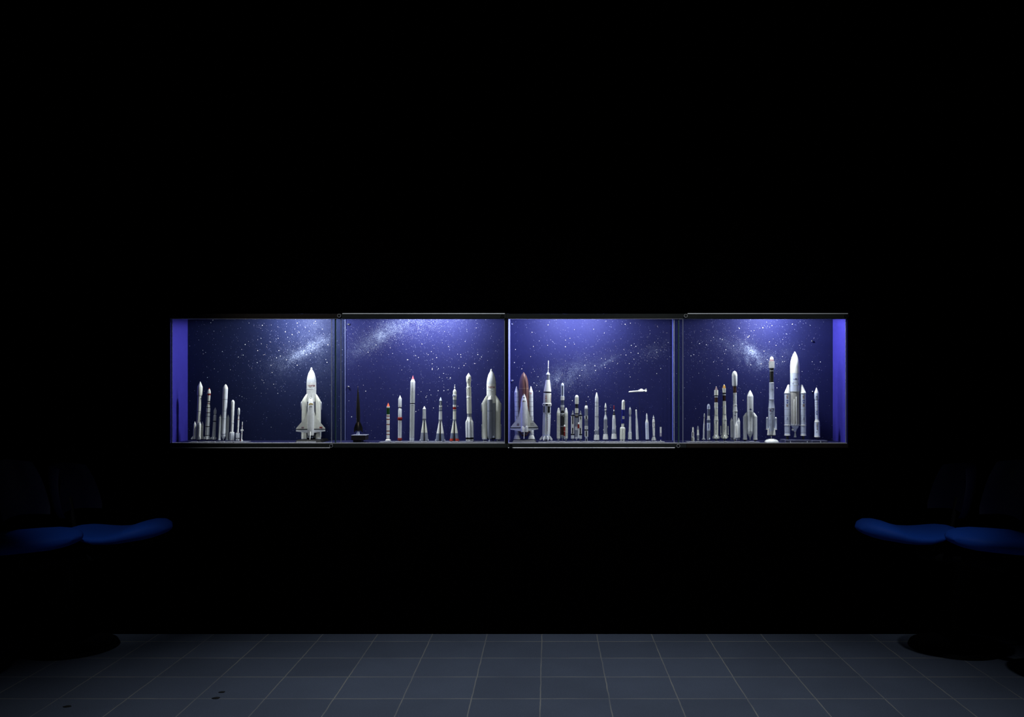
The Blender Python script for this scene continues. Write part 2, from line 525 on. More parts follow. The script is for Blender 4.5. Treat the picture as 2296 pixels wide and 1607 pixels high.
pl(poster('backdrop_first', X(380) + .0032, X(774, BACK), S1,
          [(652, 806, 26, 11, -30, .40), (684, 786, 26, 9, -38, .75), (716, 773, 22, 11, -30, .50), (640, 815, 55, 30, -30, .14), (690, 745, 40, 20, -40, .10), (725, 800, 40, 60, 0, .09)],
          [(260, 680, 786, 36, 12, -32, .42), (300, 665, 775, 60, 45, -30, .5), (160, 600, 800, 80, 50, 0, .6)], (0.0095, 0.0135, 0.047), None))
pl(poster('backdrop_second', X(774, BACK), X(1132.2) - .0005, S2,
          [(862, 749, 30, 11, -35, .62), (838, 765, 38, 14, -30, .32), (892, 728, 55, 18, -30, .34), (800, 785, 45, 22, -30, .14), (930, 725, 90, 26, -10, .12)],
          [(700, 870, 748, 40, 15, -33, .42), (1300, 915, 728, 75, 22, -10, .42), (250, 815, 775, 40, 22, -30, .55), (350, 970, 790, 110, 60, 0, .55)], (0.0145, 0.0168, 0.080), None))
pr(poster('backdrop_third', X(1139.9) + .0005, X(1508, BACK), S3,
          [(1247, 856, 28, 14, -20, .40), (1275, 838, 38, 18, -25, .22), (1362, 811, 20, 3, -32, .35), (1330, 820, 60, 14, -20, .10), (1470, 784, 30, 14, -25, .15), (1262, 850, 70, 34, -20, .14)],
          [(330, 1255, 852, 38, 22, -15, .45), (260, 1300, 830, 60, 30, -25, .42), (150, 1465, 783, 34, 18, -20, .6), (180, 1380, 800, 80, 30, -20, .5)], (0.0145, 0.0168, 0.080), None))
pr(poster('backdrop_fourth', X(1508, BACK), X(1900) - .0032, S4,
          [(1681, 785, 16, 9, 40, .85), (1694, 800, 22, 9, 55, .70), (1676, 805, 16, 7, 60, .35), (1650, 776, 48, 11, 15, .20), (1705, 815, 60, 18, 20, .12), (1690, 795, 50, 26, 30, .10), (1745, 800, 40, 20, -20, .10)],
          [(260, 1688, 795, 34, 16, 40, .42), (230, 1665, 780, 50, 18, 20, .42), (200, 1610, 775, 55, 30, 10, .45), (90, 1560, 780, 25, 25, 0, .6), (220, 1690, 770, 90, 50, 0, .5)], (0.0112, 0.0132, 0.066), None))
pl(boxes('backdrop_edge', EDGEP, [(X(773.5, BACK), X(774.7, BACK), BACK - .004, BACK - .0006, Z(993) + .0004, 1.799)]))
pr(boxes('backdrop_edge', EDGEB, [(X(1507.2, BACK), X(1509.0, BACK), BACK - .004, BACK - .0006, Z(993) + .0004, 1.799)]))


def screw(put, px, py):
    bm = bmesh.new()
    disc_y(bm, X(px, BACK), Z(py, BACK), BACK - .010, BACK - .0004, .0056, 16, .003)
    put(finish(bm, 'standoff_screw', [CHROME]))


for q in ((781, 727), (781, 867)):
    screw(pl, *q)
for q in ((1149, 726), (1148.5, 853), (1821, 764.5), (1822, 878)):
    screw(pr, *q)

# rails ------------------------------------------------------------------
YR0, YR1 = -0.009, 0.0012
def strip(span, y, z0, z1, parent):
    """narrow metal edge with a front face leaning slightly upward"""
    bm = bmesh.new()
    rings = [[(X(px), y - .0026, z0), (X(px), y - .0014, z1), (X(px), y + .006, z1), (X(px), y + .006, z0)] for px in span]
    ring_loft(bm, rings, [0])
    return finish(bm, 'bright_strip', [ALU], parent, smooth=False)


def rails(put, a, b, mt, mb, top_strip=None, bot_strip=None, y=(YR0, 0.020)):
    t = put(boxes('top_rail', mt, [(X(a), X(b), y[0], y[1], Z(713.2), Z(703.4))]))
    if top_strip:
        strip(top_strip, y[0], Z(703.9), Z(702.3), t)
    o = put(boxes('bottom_rail', mb, [(X(a), X(b), y[0], y[1], Z(1003.2), Z(994.2))]))
    if bot_strip:
        strip(bot_strip, y[0], Z(1004.0), Z(1002.4), o)


rails(pl, 380.2, 766.8, RAILB, RAIL, None, (380.2, 740.8), (-0.005, 0.0205))
rails(pl, 767.2, 1135.6, RAIL, RAIL, (768.6, 1142.6 - 10.4), None)
rails(pr, 1136.0, 1538.8, RAIL, RAIL, None, (1139.5, 1512.6), (-0.005, 0.0205))
rails(pr, 1539.2, 1900.4, RAIL, RAILB, (1541, 1900), None)
for put, a, b in ((pl, 382, 1132), (pr, 1140, 1899)):
    put(boxes('upper_lip', LIP, [(X(a), X(b), -.0005, 0.021, Z(714.9), Z(713.3))]))
    put(boxes('lower_lip', LIP, [(X(a), X(b), -.0005, 0.0205, Z(994.1), Z(992.5))]))

pane(pl, 381.5, 764.6, G_F, (384.2, 2.0, EDGE), (764.2, 1.4, EDGE), None, None, None)
g2 = pane(pl, 741.8, 1131.8, G_B, (742.4, 1.5, EDGE), (1131.3, 1.5, EDGE), None, None, None)
pane(pr, 1140.5, 1531.8, G_F, None, (1531.4, 1.2, EDGE), None, None, None)
pane(pr, 1511.8, 1899, G_B, (1512.4, 1.3, EDGE), (1898.6, 1.6, EDGE), None, None, None)
for put, px in ((pl, 751), (pr, 1521.5)):
    s = boxes('brush_seal', SEAL, [(X(px - 1.2), X(px + .7), .0082, .0108, Z(993.4), Z(714))])
    boxes('lit_seal_edge', SEAL2, [(X(px + .7), X(px + 2.0), .0084, .0106, Z(993.4), Z(714))], s)
    put(s)
for put, px, py, c in ((pl, 762.3, 708, 1), (pl, 744.6, 998.6, 1), (pl, 1126.6, 708.6, 0), (pr, 1146, 998.6, 0), (pr, 1536.4, 708.4, 1), (pr, 1519.6, 998.8, 1), (pr, 1896, 711-2.4, 0), (pl, 385.5, 998.4, 0)):
    knob(put, None, px, py, c)

# ------------------------------------------------------------------ model rockets
YR = 0.09
ZP = Z(993) + 0.004          # top of the thin base boards


def yg(y, zz=ZP):
    """pixel row where a depth-y point on the boards appears"""
    return VY + (CZ - zz) * F / (D + y)


class Rocket:
    def __init__(s, xb, xt, ytop, label, bay, Y=YR, name='model_rocket', cat='model rocket', ground=None):
        s.Y = Y
        s.k = (D + Y) / F
        s.zg = ZP if ground is None else ground
        s.g = yg(Y, s.zg)
        s.root = empty(name, (X(xb, Y), Y, s.zg), label, cat, 'model rockets in the %s bay' % bay)
        s.root.rotation_euler = (0, math.atan2(xt - xb, s.g - ytop), math.atan2(-X(xb, Y), D + Y))

    def z(s, y):
        return max(0.0003, (s.g - y) * s.k)

    def L(s, name, *prof, dx=0, dy=0, seg=26, parent=None, label=None, cap=True):
        """lathe; prof mixes material names and (y, r[, ox, oy]) in photo pixels"""
        mats, rings, mis, cur = [], [], [], 0
        zlast = None
        for p in prof:
            if isinstance(p, str):
                m = P(p)
                if m not in mats:
                    mats.append(m)
                cur = mats.index(m)
                continue
            y, r = p[0], max(p[1], 0.05)
            ox = (p[2] if len(p) > 2 else 0) + dx
            oy = (p[3] if len(p) > 3 else 0) + dy
            zz = s.z(y)
            k = s.k
            rings.append([(k * (ox + r * math.cos(2 * math.pi * i / seg)), k * (oy + r * math.sin(2 * math.pi * i / seg)), zz) for i in range(seg)])
            if len(rings) > 1:
                mis.append(cur)
        bm = bmesh.new()
        ring_loft(bm, rings, mis, cap)
        o = finish(bm, name, mats, parent or s.root)
        if label:
            o['label'] = label
        return o

    def fin(s, name, m, pts, ang, th=0.7, parent=None, off=(0, 0)):
        """flat fin: pts (radial px, y px), standing at angle ang (0 = right, -90 = towards the viewer)"""
        ca, sa = math.cos(math.radians(ang)), math.sin(math.radians(ang))
        bm = bmesh.new()
        k = s.k
        vv = []
        for t in (-th / 2, th / 2):
            vv.append([bm.verts.new((k * (off[0] + r * ca - t * sa), k * (off[1] + r * sa + t * ca), s.z(y))) for r, y in pts])
        n = len(pts)
        bm.faces.new(vv[0]); bm.faces.new(vv[1][::-1])
        for i in range(n):
            bm.faces.new((vv[0][i], vv[0][(i + 1) % n], vv[1][(i + 1) % n], vv[1][i]))
        return finish(bm, name, [P(m)], parent or s.root, smooth=False)

    def fins(s, m, pts, angs, th=0.7, name='fin', off=(0, 0)):
        return [s.fin(name, m, pts, a, th, None, off) for a in angs]

    def plate(s, name, m, pts, dy, th, parent=None):
        """flat panel facing the viewer: pts (dx, y)"""
        bm = bmesh.new()
        k = s.k
        vv = [[bm.verts.new((k * x, k * (dy + t), s.z(y))) for x, y in pts] for t in (-th / 2, th / 2)]
        n = len(pts)
        bm.faces.new(vv[0]); bm.faces.new(vv[1][::-1])
        for i in range(n):
            bm.faces.new((vv[0][i], vv[0][(i + 1) % n], vv[1][(i + 1) % n], vv[1][i]))
        return finish(bm, name, [P(m)], parent or s.root, smooth=False)

    def decal(s, name, m, quads, r, dx=0, dy=0, parent=None):
        """painted marks on the front of a round body: quads (x0, x1, y0, y1) px"""
        bm = bmesh.new()
        k = s.k
        for (x0, x1, y0, y1) in quads:
            n = 5
            prev = None
            for i in range(n + 1):
                x = x0 + (x1 - x0) * i / n
                xx = max(-r * 0.995, min(r * 0.995, x))
                yy = -math.sqrt(max(0, r * r - xx * xx)) - 0.12
                a = bm.verts.new((k * (dx + x), k * (dy + yy), s.z(y0)))
                b = bm.verts.new((k * (dx + x), k * (dy + yy), s.z(y1)))
                if prev:
                    bm.faces.new((prev[0], a, b, prev[1]))
                prev = (a, b)
        return finish(bm, name, [P(m)], parent or s.root)

    def text(s, name, m, body, y, hpx, r, wpx=None, dx=0, dy=0, x=0, rot=0, parent=None, flat=False):
        cu = bpy.data.curves.new('lettering', 'FONT')
        cu.body = body
        cu.align_x = 'CENTER'
        cu.align_y = 'CENTER'
        cu.size = 1.0
        cu.offset = 0.028
        ob = bpy.data.objects.new('lettering', cu)
        COL.objects.link(ob)
        dg = bpy.context.evaluated_depsgraph_get()
        me = bpy.data.meshes.new_from_object(ob.evaluated_get(dg))
        bpy.data.objects.remove(ob)
        bpy.data.curves.remove(cu)
        if not me.vertices:
            return
        xs = [v.co.x for v in me.vertices]; ys = [v.co.y for v in me.vertices]
        w_, h_ = max(xs) - min(xs), max(ys) - min(ys)
        cx, cy = (max(xs) + min(xs)) / 2, (max(ys) + min(ys)) / 2
        fy = hpx / h_
        fx = (wpx / w_) if wpx else fy
        ca, sa = math.cos(math.radians(rot)), math.sin(math.radians(rot))
        k = s.k
        for v in me.vertices:
            u, t = (v.co.x - cx) * fx, (v.co.y - cy) * fy
            u, t = u * ca - t * sa + x, u * sa + t * ca
            yy = 0 if flat else -math.sqrt(max(0.02, r * r - u * u))
            v.co = (k * (dx + u), k * (dy + yy - 0.4), s.z(y) + k * t)
        me.materials.append(P(m))
        me.name = name
        o = bpy.data.objects.new(name, me)
        COL.objects.link(o)
        o.parent = parent or s.root
        return o

    def pin(s, y, r=0.5, dx=0, dy=0, m='dark'):
        return s.L('support_pin', m, (y, r), (s.g, r), dx=dx, dy=dy, seg=10)

    def nozzles(s, pts, y0, y1, r0, r1, m='steel'):
        for (dx, dy) in pts:
            s.L('engine_nozzle', m, (y0, r0), ((y0 * 2 + y1) / 3, r0 * .7 + r1 * .1), (y1, r1), dx=dx, dy=dy, seg=14)


def circ(n, r, a0=0):
    return [(r * math.cos(math.radians(a0 + 360 * i / n)), r * math.sin(math.radians(a0 + 360 * i / n))) for i in range(n)]


def ogive(y0, y1, r, n=6, tip=0.0, pw=0.62):
    out = []
    for i in range(n + 1):
        t = i / n
        out.append((y0 + (y1 - y0) * t, tip + (r - tip) * (1 - (1 - t) ** 2) ** pw))
    return out


# ---- bay one (far left) ----
B1 = 'first'
r = Rocket(443.9, 448.6, 855, 'tallest rocket at the far left, cream with bulging nose fairing and four finned boosters', B1)
r.L('payload_fairing', 'white', (855, .3), (856.2, 1.2), (861, 3.2), (867, 5.7), 'cream', (883.8, 5.6), (887.2, 4.7))
r.L('upper_stage', 'dark', (887.2, 4.4), (888, 4.4), 'cream', (888, 4.6), (921.5, 4.5), 'grey', (921.5, 4.6), (922.6, 4.6))
r.decal('hatch', 'dark', [(2.2, 3.4, 892, 895)], 4.6, 0)
r.L('lower_stage', 'cream', (922.6, 4.4), (948, 4.4), 'grey', (949, 4.5), (985.5, 4.6), 'dark', (986.5, 3.4), (987, 3.3))  # grey lower core: shade between the boosters put into the paint
for (dx, dy, a, vis) in ((-8.0, -1.8, 195, 1), (2.4, -7.6, -72, 1), (7.9, 2.2, 18, 1), (-2.2, 7.6, 108, 1)):
    b = r.L('booster', 'white', (944.5, .3), (945.5, .8), (951, 2.7), 'cream', (951.2, 2.8), (962.5, 2.8), 'white', (962.6, 3.1), (964, 3.1), 'cream', (964, 2.8), (984, 2.8), dx=dx, dy=dy)
    r.fin('fin', 'white', [(2.3, 976), (7.0, 982), (7.0, 984.4), (2.3, 984.4)], a, .7, b, (dx, dy))
r.pin(985, 1.0)

r = Rocket(464.3, 468.8, 869.6, 'white rocket with red nose tip, red collar and black rings, second from far left', B1)
r.L('payload_fairing', 'brightred', (869.6, .3), (870.5, 1.1), (872, 1.7), 'cream', (874.5, 2.9), (877, 3.5), (880, 4.0), (882, 4.0))
r.L('red_collar', 'red', (882, 3.7), (885.6, 3.6))
r.L('upper_stage', 'cream', (885.6, 3.3), (898.8, 3.1), 'dark', (898.8, 3.2), (900.8, 3.2), 'cream', (900.8, 3.1), (904, 3.0), 'red', (904, 3.1), (905.2, 3.1), 'cream', (905.2, 3.0), (912.6, 4.5))
r.L('middle_stage', 'black', (912.6, 4.5), (914.2, 4.6), 'white', (914.2, 4.6), (924.2, 4.6), 'black', (924.2, 4.65), (925.8, 4.65), 'silver', (925.8, 4.6), (932.6, 4.6), 'grey', (933, 4.2), (934.6, 4.2), 'silver', (935, 4.7), (955, 4.75), 'black', (955, 4.8), (956.8, 4.8))
r.decal('lettering', 'dark', [(.6, 1.3, 915.5 + i * 1.7, 916.4 + i * 1.7) for i in range(5)] + [(2.2, 2.8, 915.8 + i * 2, 916.8 + i * 2) for i in range(4)], 4.7)
r.L('lower_stage', 'silver', (956.8, 4.7), (975, 4.8), 'black', (975, 4.85), (976.6, 4.85), 'silver', (976.6, 4.8), (984, 5.0), 'dark', (984.3, 3.6), (986.3, 3.2))
r.decal('lettering', 'dark', [(1.6, 2.4, 958.5 + i * 2, 959.7 + i * 2) for i in range(8)], 4.85)
r.fins('white', [(4.4, 977.5), (7.5, 981.5), (7.5, 984.6), (4.4, 984.6)], (170, -10, 80, -100))
r.pin(986, .8)

r = Rocket(478.7, 482.5, 913, 'short plain grey rocket between the red-collared rocket and the tall twin-booster rocket', B1)
r.L('nose_cone', 'silver', (913, .3), (916, 1.6), (920, 3.2), 'silver', (926.6, 3.2), (928.2, 2.4))
r.L('upper_stage', 'dark', (928.2, 2.2), (929.4, 2.2), 'silver', (931, 3.3), (942.8, 3.4), 'dark', (943.6, 2.9), (945.6, 2.9))
r.L('lower_stage', 'silver', (945.6, 3.3), (965, 3.5), (981, 3.8), (985, 3.8))
r.decal('raceway', 'dark', [(.6, 1.2, 963, 980)], 3.6)
r.fins('cream', [(3.2, 978.5), (5.6, 980.5), (5.6, 984), (3.2, 985.4)], (175, -5, 85, -95))
r.pin(985, .7)

r = Rocket(500.6, 505.6, 861, 'tall white rocket with two grey side boosters in the leftmost bay', B1)
r.L('payload_fairing', 'white', *ogive(861, 872, 5.5, 5, .5, .9), 'pale', (894.6, 5.45), 'grey', (894.6, 5.2), (895.8, 5.2))
r.L('upper_stage', 'pale', (895.8, 5.35), (920.6, 5.25), 'grey', (920.6, 5.3), (921.4, 5.3), 'pale', (921.4, 5.2), (930, 5.2))
r.L('lower_stage', 'pale', (930, 5.1), (938, 5.15), 'grey', (938, 5.2), (938.7, 5.2), 'pale', (938.7, 5.1), (972, 5.0), 'grey', (972.5, 5.1), (974, 5.1), 'pale', (978.6, 4.6), (979.5, 3.8), (983, 2.7))
r.L('engine_nozzle', 'silver', (983, 1.0), (986.6, 1.4))
for dx in (-8.2, 8.1):
    r.L('booster', 'silver', (929.2, .3), (936.2, 2.9), 'silver', (936.3, 3.05), (983.5, 3.0), 'pale', (984.5, 3.4), (986.6, 3.4), dx=dx, dy=.5)
r.pin(986, .6)

r = Rocket(520, 522.2, 896, 'slim all-white rocket with a ring of small boosters round its base, leftmost bay', B1)
r.L('payload_fairing', 'white', *ogive(896, 902, 3.7, 5, .3, .75), (946.4, 3.25))
r.L('lower_stage', 'pale', (946.4, 3.6), (948, 3.6), 'white', (948, 3.1), (985, 3.1))
for (dx, dy) in circ(9, 4.3, 15):
    r.L('booster', 'white', (968, .5, -dx * .1, -dy * .1), (970, 1.4), 'pale', (983.2, 1.4), (984.4, .8), 'white', (986.8, 1.0), dx=dx, dy=dy, seg=12)
r.pin(985, .6)

r = Rocket(532.5, 535.5, 913.5, 'small thin white rocket with narrow red rings and strap-on boosters, leftmost bay', B1)
r.L('payload_fairing', 'white', *ogive(913.5, 919, 2.5, 5, .2, .8), 'pale', (928.6, 2.6), (930.4, 1.8))
r.L('upper_stage', 'pale', (930.4, 1.6), (932, 1.5), 'inkred', (932, 1.6), (933, 1.6), 'white', (933, 1.6), (939.8, 1.7), 'red', (939.8, 1.9), (941, 1.9))
r.L('lower_stage', 'white', (941, 2.0), (958, 2.1), 'silver', (958, 2.2), (959.5, 2.2), 'white', (959.5, 2.1), (969.6, 2.2), 'inkred', (969.6, 2.4), (970.6, 2.4), 'white', (970.6, 2.2), (985, 2.2))
for (dx, dy) in circ(6, 3.5, 0):
    r.L('booster', 'pale', (970.4, .9), (971, 1.15), (981.5, 1.15), 'dark', (981.5, 1.2), (983, 1.2), 'pale', (983, .9), (987, 1.2), dx=dx, dy=dy, seg=12)
r.pin(986, .5)

r = Rocket(541.4, 543.4, 945, 'tiny needle-thin white rocket at the right end of the leftmost board', B1)
r.L('upper_stage', 'white', (945, .5), (946, .85), (954, .9), 'inkred', (954, .95), (955, .95), 'white', (955, .9), (962, 1.0))
r.L('lower_stage', 'white', (962, 1.1), (972, 1.15), 'red', (972, 1.2), (972.8, 1.2), 'white', (972.8, 1.15), (988.6, 1.2))
for dx in (-2.1, 2.0):
    r.L('booster', 'white', (962.5, .4), (963.5, 1.1), (965.5, 1.1), (966.3, .4), dx=dx, dy=-.4, seg=12)
r.fins('white', [(1, 984), (3.2, 986.5), (3.2, 988), (1, 988.8)], (0, 90, -90), .6)
r.fin('fin', 'red', [(1, 984), (3.2, 986.5), (3.2, 988), (1, 988.8)], 180, .6)


# ---- the two heavy rockets with four strap-ons ----
def heavy(xb, xt, ytop, label, bay, Y, k_txt, ground=None, shift=0):
    r = Rocket(xb, xt, ytop, label, bay, Y, 'model_rocket', ground=ground)
    d = shift
    r.L('nose_cone', 'pale', (823.7 + d, .6), (824.5 + d, 1.7), (828.4 + d, 2.4), (828.6 + d, 2.1), (829.2 + d, 2.7), (833 + d, 4.9), (837 + d, 6.9), (845 + d, 9.1), (852 + d, 10.2), (857.4 + d, 10.5))
    r.L('core_stage', 'white', (857.4 + d, 10.55), (871.2 + d, 10.6), 'pale', (871.3 + d, 10.8), (872 + d, 10.8), 'white', (872.1 + d, 10.6), (900 + d, 10.6), 'grey', (900 + d, 10.5), (981, 10.5), 'dark', (983, 9), (984, 8.5))  # grey below the shoulders is the core's shade, painted in
    r.text('lettering', 'inkred', 'ЭНЕРГИЯ', 864.6 + d, 3.6, 10.7, 15.0)
    for sx in (-1, 1):
        for sy in (-1, 1):
            ox = sx * 15.2
            b = r.L('booster', 'cream', (883 + d, .6, -sx * 5.6, 0), (884.5 + d, 1.8, -sx * 5.0, 0), (890 + d, 3.6, -sx * 3.1, 0), (897 + d, 5.3, -sx * .8, 0), (901 + d, 5.7, 0, 0), (955, 5.7), (981.5, 5.7), 'pale', (982, 6.0), (984, 6.0), dx=ox, dy=sy * 6.0)
            r.L('pod', 'pale', (899.4 + d, .6, -sx * .6), (902 + d, 1.7, 0), 'grey', (903 + d, 2.3), (917.6 + d, 2.3), 'slate', (919.8 + d, 1.2), dx=sx * 20.8, dy=sy * 6.0, seg=14)
            r.L('pod', 'pale', (951, .4), (953, 1.3), 'grey', (979, 1.3), (980.5, .5), dx=sx * 21.2, dy=sy * 6.0, seg=12)
            r.nozzles([(ox - 2.2, sy * 6 - 1.6), (ox + 2.2, sy * 6 + 1.6)], 984, 987.8, 1.0, 1.5, 'silver')
    r.nozzles(circ(4, 5, 45), 984, 988, 1.2, 2.0, 'steel')
    return r


ST1 = Z(993) + 0.0145
r = heavy(697.6, 698.4, 823.7, 'large white heavy rocket carrying a winged orbiter on its front, above a black stand', B1, .145, 1, ST1)
# orbiter on the front
OY = -17.0


def orbiter(r, cx, rows, wing, elev, dy, mats, tail, th=1.6):
    """rows: (y, half width, half depth)"""
    bm = bmesh.new()
    k = r.k
    n = 20
    rings = []
    for (y, w_, dp) in rows:
        ring = []
        for i in range(n):
            a = 2 * math.pi * i / n
            c, s_ = math.cos(a), math.sin(a)
            # squarish belly (away from the viewer), round back
            e = 0.8 if s_ < 0 else 0.55
            ring.append((k * (cx + w_ * math.copysign(abs(c) ** .8, c)), k * (dy + dp * math.copysign(abs(s_) ** e, s_)), r.z(y)))
        rings.append(ring)
    ring_loft(bm, rings, [0] * (len(rows) - 1))
    body = finish(bm, 'fuselage', [P(mats[0])], r.root, angle=50)
    wl = r.plate('wing', mats[1], [(cx + x, y) for x, y in wing], dy + 2.4, th)
    wr = r.plate('wing', mats[1], [(cx - x, y) for x, y in wing], dy + 2.4, th)
    bl = []
    for sg in (1, -1):
        r.plate('wing_gap', 'black', [(cx + sg * x, y) for x, y in ((elev[0][0], elev[0][1] - 1.6), (elev[1][0], elev[1][1] - 1.6), (elev[1][0], elev[1][1] + .4), (elev[0][0], elev[0][1] + .4))], dy + 2.4, th * .8, (wl, wr)[0 if sg == 1 else 1])
        r.plate('elevon', 'pale', [(cx + sg * x, y) for x, y in elev], dy + 2.4, th * .8)
    # upright tail fin, standing towards the viewer
    bm = bmesh.new()
    vv = []
    for t in (-.55, .55):
        vv.append([bm.verts.new((k * (cx + x + t), k * (dy + q), r.z(y))) for x, q, y in tail])
    m = len(tail)
    bm.faces.new(vv[0]); bm.faces.new(vv[1][::-1])
    for i in range(m):
        bm.faces.new((vv[0][i], vv[0][(i + 1) % m], vv[1][(i + 1) % m], vv[1][i]))
    finish(bm, 'tail_fin', [P('white')], r.root, smooth=False)
    return body, wl, wr


body, wl, wr = orbiter(r, -1.0, [(891, .8, .8), (893, 2.4, 2.2), (897, 4.2, 3.8), (903, 5.6, 5.2), (909, 6.4, 6.0), (914, 6.9, 6.4), (930, 7.2, 6.6), (955, 7.3, 6.6), (972, 7.0, 6.4), (975, 6.2, 5.6)],
                       [(5.5, 914), (7.4, 922), (11.2, 934), (13.0, 937), (31.0, 958.6), (31.4, 960.4), (6, 960.4)],
                       [(31.6, 962.2), (6.5, 962.2), (6.5, 969.4), (12, 968.6), (31.6, 966)], OY, ('white', 'cream'), [(.2, -5.2, 962), (-.4, -6.2, 966), (-1.6, -15.5, 987), (-1.6, -11, 987), (-.4, -5.5, 974)])
r.plate('windscreen', 'gold', [(-6.3, 907), (-4.5, 904.4), (-1.6, 902.8), (0, 904), (1.5, 903), (3.4, 904.8), (4.9, 907.4), (3, 907), (-1, 906), (-4.6, 907.6)], OY - 6.1, .4, body)
r.plate('windscreen', 'dark', [(-4.0, 911.8), (-3.4, 910.4), (-1.6, 910.2), (-1.4, 911.8)], OY - 6.6, .4, body)
r.plate('windscreen', 'dark', [(2.0, 911.8), (1.4, 910.4), (-.4, 910.2), (-.6, 911.8)], OY - 6.6, .4, body)
r.plate('nose_cap', 'steel', [(-2.6, 893.6), (-1.4, 891.6), (-.6, 891.6), (1.4, 893.8), (0, 892.8)], OY - 2.4, .5, body)
r.plate('wing_flag', 'red', [(18.0, 956), (24.2, 956), (24.2, 959), (18.0, 959)], OY + 1.4, .3, wl)
r.plate('wing_mark', 'mauve', [(-25.0 + 4, 956), (-19.2 + 4 - .4, 956), (-19.6 + 4, 959), (-25 + 4, 959)], OY + 1.4, .3, wr)
r.nozzles([(-3.5, OY), (1.5, OY)], 975, 981, 1.2, 1.8, 'steel')
for sx in (-1, 1):
    r.L('strut', 'white', (882.5, .6), (896, .6), dx=-1 + sx * 4.6, dy=-12, seg=8)

s = empty('display_stand', (X(698.5, .11), .11, Z(993)), 'black wedge-shaped stand with a white front card under the orbiter-carrying rocket', 'stand')
bm = bmesh.new()
za, zb = 0.0003, 0.0142
def frus(bm, x0, x1, y0, y1, z0, z1, ix, iy):
    v = [bm.verts.new(p) for p in ((x0, y0, z0), (x1, y0, z0), (x1, y1, z0), (x0, y1, z0), (x0 + ix, y0 + iy, z1), (x1 - ix, y0 + iy, z1), (x1 - ix, y1 - iy * .3, z1), (x0 + ix, y1 - iy * .3, z1))]
    for q in ((3, 2, 1, 0), (4, 5, 6, 7), (0, 1, 5, 4), (1, 2, 6, 5), (2, 3, 7, 6), (3, 0, 4, 7)):
        bm.faces.new([v[i] for i in q])
frus(bm, -.074, .074, -.072, .10, za, zb, .010, .010)
finish(bm, 'base', [mat('stand_black', (0.004, 0.004, 0.005), .6, 0, 0, .15)], s, smooth=False)
boxes('front_card', P('white'), [(-.064, .043, -.0745, -.0725, .0008, .0080)], s)

# ---- bay two ----
B2 = 'second'
r = Rocket(803.6, 802.6, 867, 'all-black finned rocket on a dark pedestal, left end of the second bay', B2, .10, ground=Z(974.2, .10) + .0004)
r.L('body', 'soot', (867, .3), (871, .6), (876, 1.3), (890, 2.6), (905, 3.6), (918, 4.3), (935, 4.3), (946, 3.9), (958, 3.1), (966, 2.5))
r.L('tip', 'tan', (866, .2), (867.4, .5), seg=8)
for a in (0, 180, 90, -90):
    r.fin('fin', 'soot', [(3.4, 945), (5.4, 948.5), (8.6, 956), (9.6, 961), (9.6, 968.6), (7.8, 968.4), (5.4, 965.4), (2.4, 965.6)], a, .8)
r.L('fin_highlight', 'tan', (946, .45), (956, .45), dx=0, dy=-7.0, seg=8)  # tan strip: highlight on the front fin put into colour
s = empty('launch_platform', (X(805, .10), .10, Z(993)), 'dark block pedestal with a thin metal deck and silver cone under the black rocket', 'stand')
k = (D + .10) / F
zz = lambda y: (yg(.10, Z(993)) - y) * k
DK = mat('dark_bronze_block', (0.020, 0.016, 0.018), .5, 0, .2, .4, None, 90)
boxes('pedestal', DK, [(-11 * k, 7.6 * k, -.03, .035, .0004, zz(985.5))], s, .001)
bm = bmesh.new()
frus(bm, -13.5 * k, 17.6 * k, -.045, .045, zz(985.5) + .0002, zz(975.6), 0, 0)
finish(bm, 'hull', [DK], s, smooth=False)
boxes('deck', mat('deck_metal', (0.30, 0.31, 0.40), .4, 0, .1, .5), [(-14.2 * k, 18.6 * k, -.047, .047, zz(975.6) + .0001, zz(974.3))], s)
for dx in (-3.4, 1.4):
    bm = bmesh.new()
    t0, t1 = zz(966), zz(974.2)
    rings = []
    for (z_, r_, o) in ((t1, 1.6, dx), (t0, .7, dx * .35)):
        rings.append([(k * (-1.4 + o + r_ * math.cos(2 * math.pi * i / 14)), k * r_ * math.sin(2 * math.pi * i / 14), z_ + .0003) for i in range(14)])
    ring_loft(bm, rings, [0])
    finish(bm, 'cone_leg', [P('bluewhite')], s)

r = Rocket(870.3, 870.4, 902.8, 'white rocket with orange tip, dark green upper section and red stripes', B2)
r.L('nose_cone', 'orange', (902.8, .2), (910.8, 3.4))
r.L('upper_stage', 'white', (910.8, 3.4), (912, 3.6), 'silver', (912, 3.3), (914, 3.5), 'green', (914, 3.5), (928.6, 3.5))
pr_ = ['white', (928.6, 3.4)]
for ys in (932.3, 939.7, 951.2, 966.0, 973.6):
    pr_ += [(ys - 1.0, 3.42), 'rust', (ys - 1.0, 3.5), (ys + 1.0, 3.5), 'white', (ys + 1.0, 3.42)]
pr_ += [(983.2, 3.5), 'rust', (983.2, 3.5), (984.4, 3.6)]
r.L('lower_stage', *pr_)
r.L('skirt', 'white', (984.2, 4.0), (986.6, 6.3), (987.4, 6.3))
r.pin(987, .8)

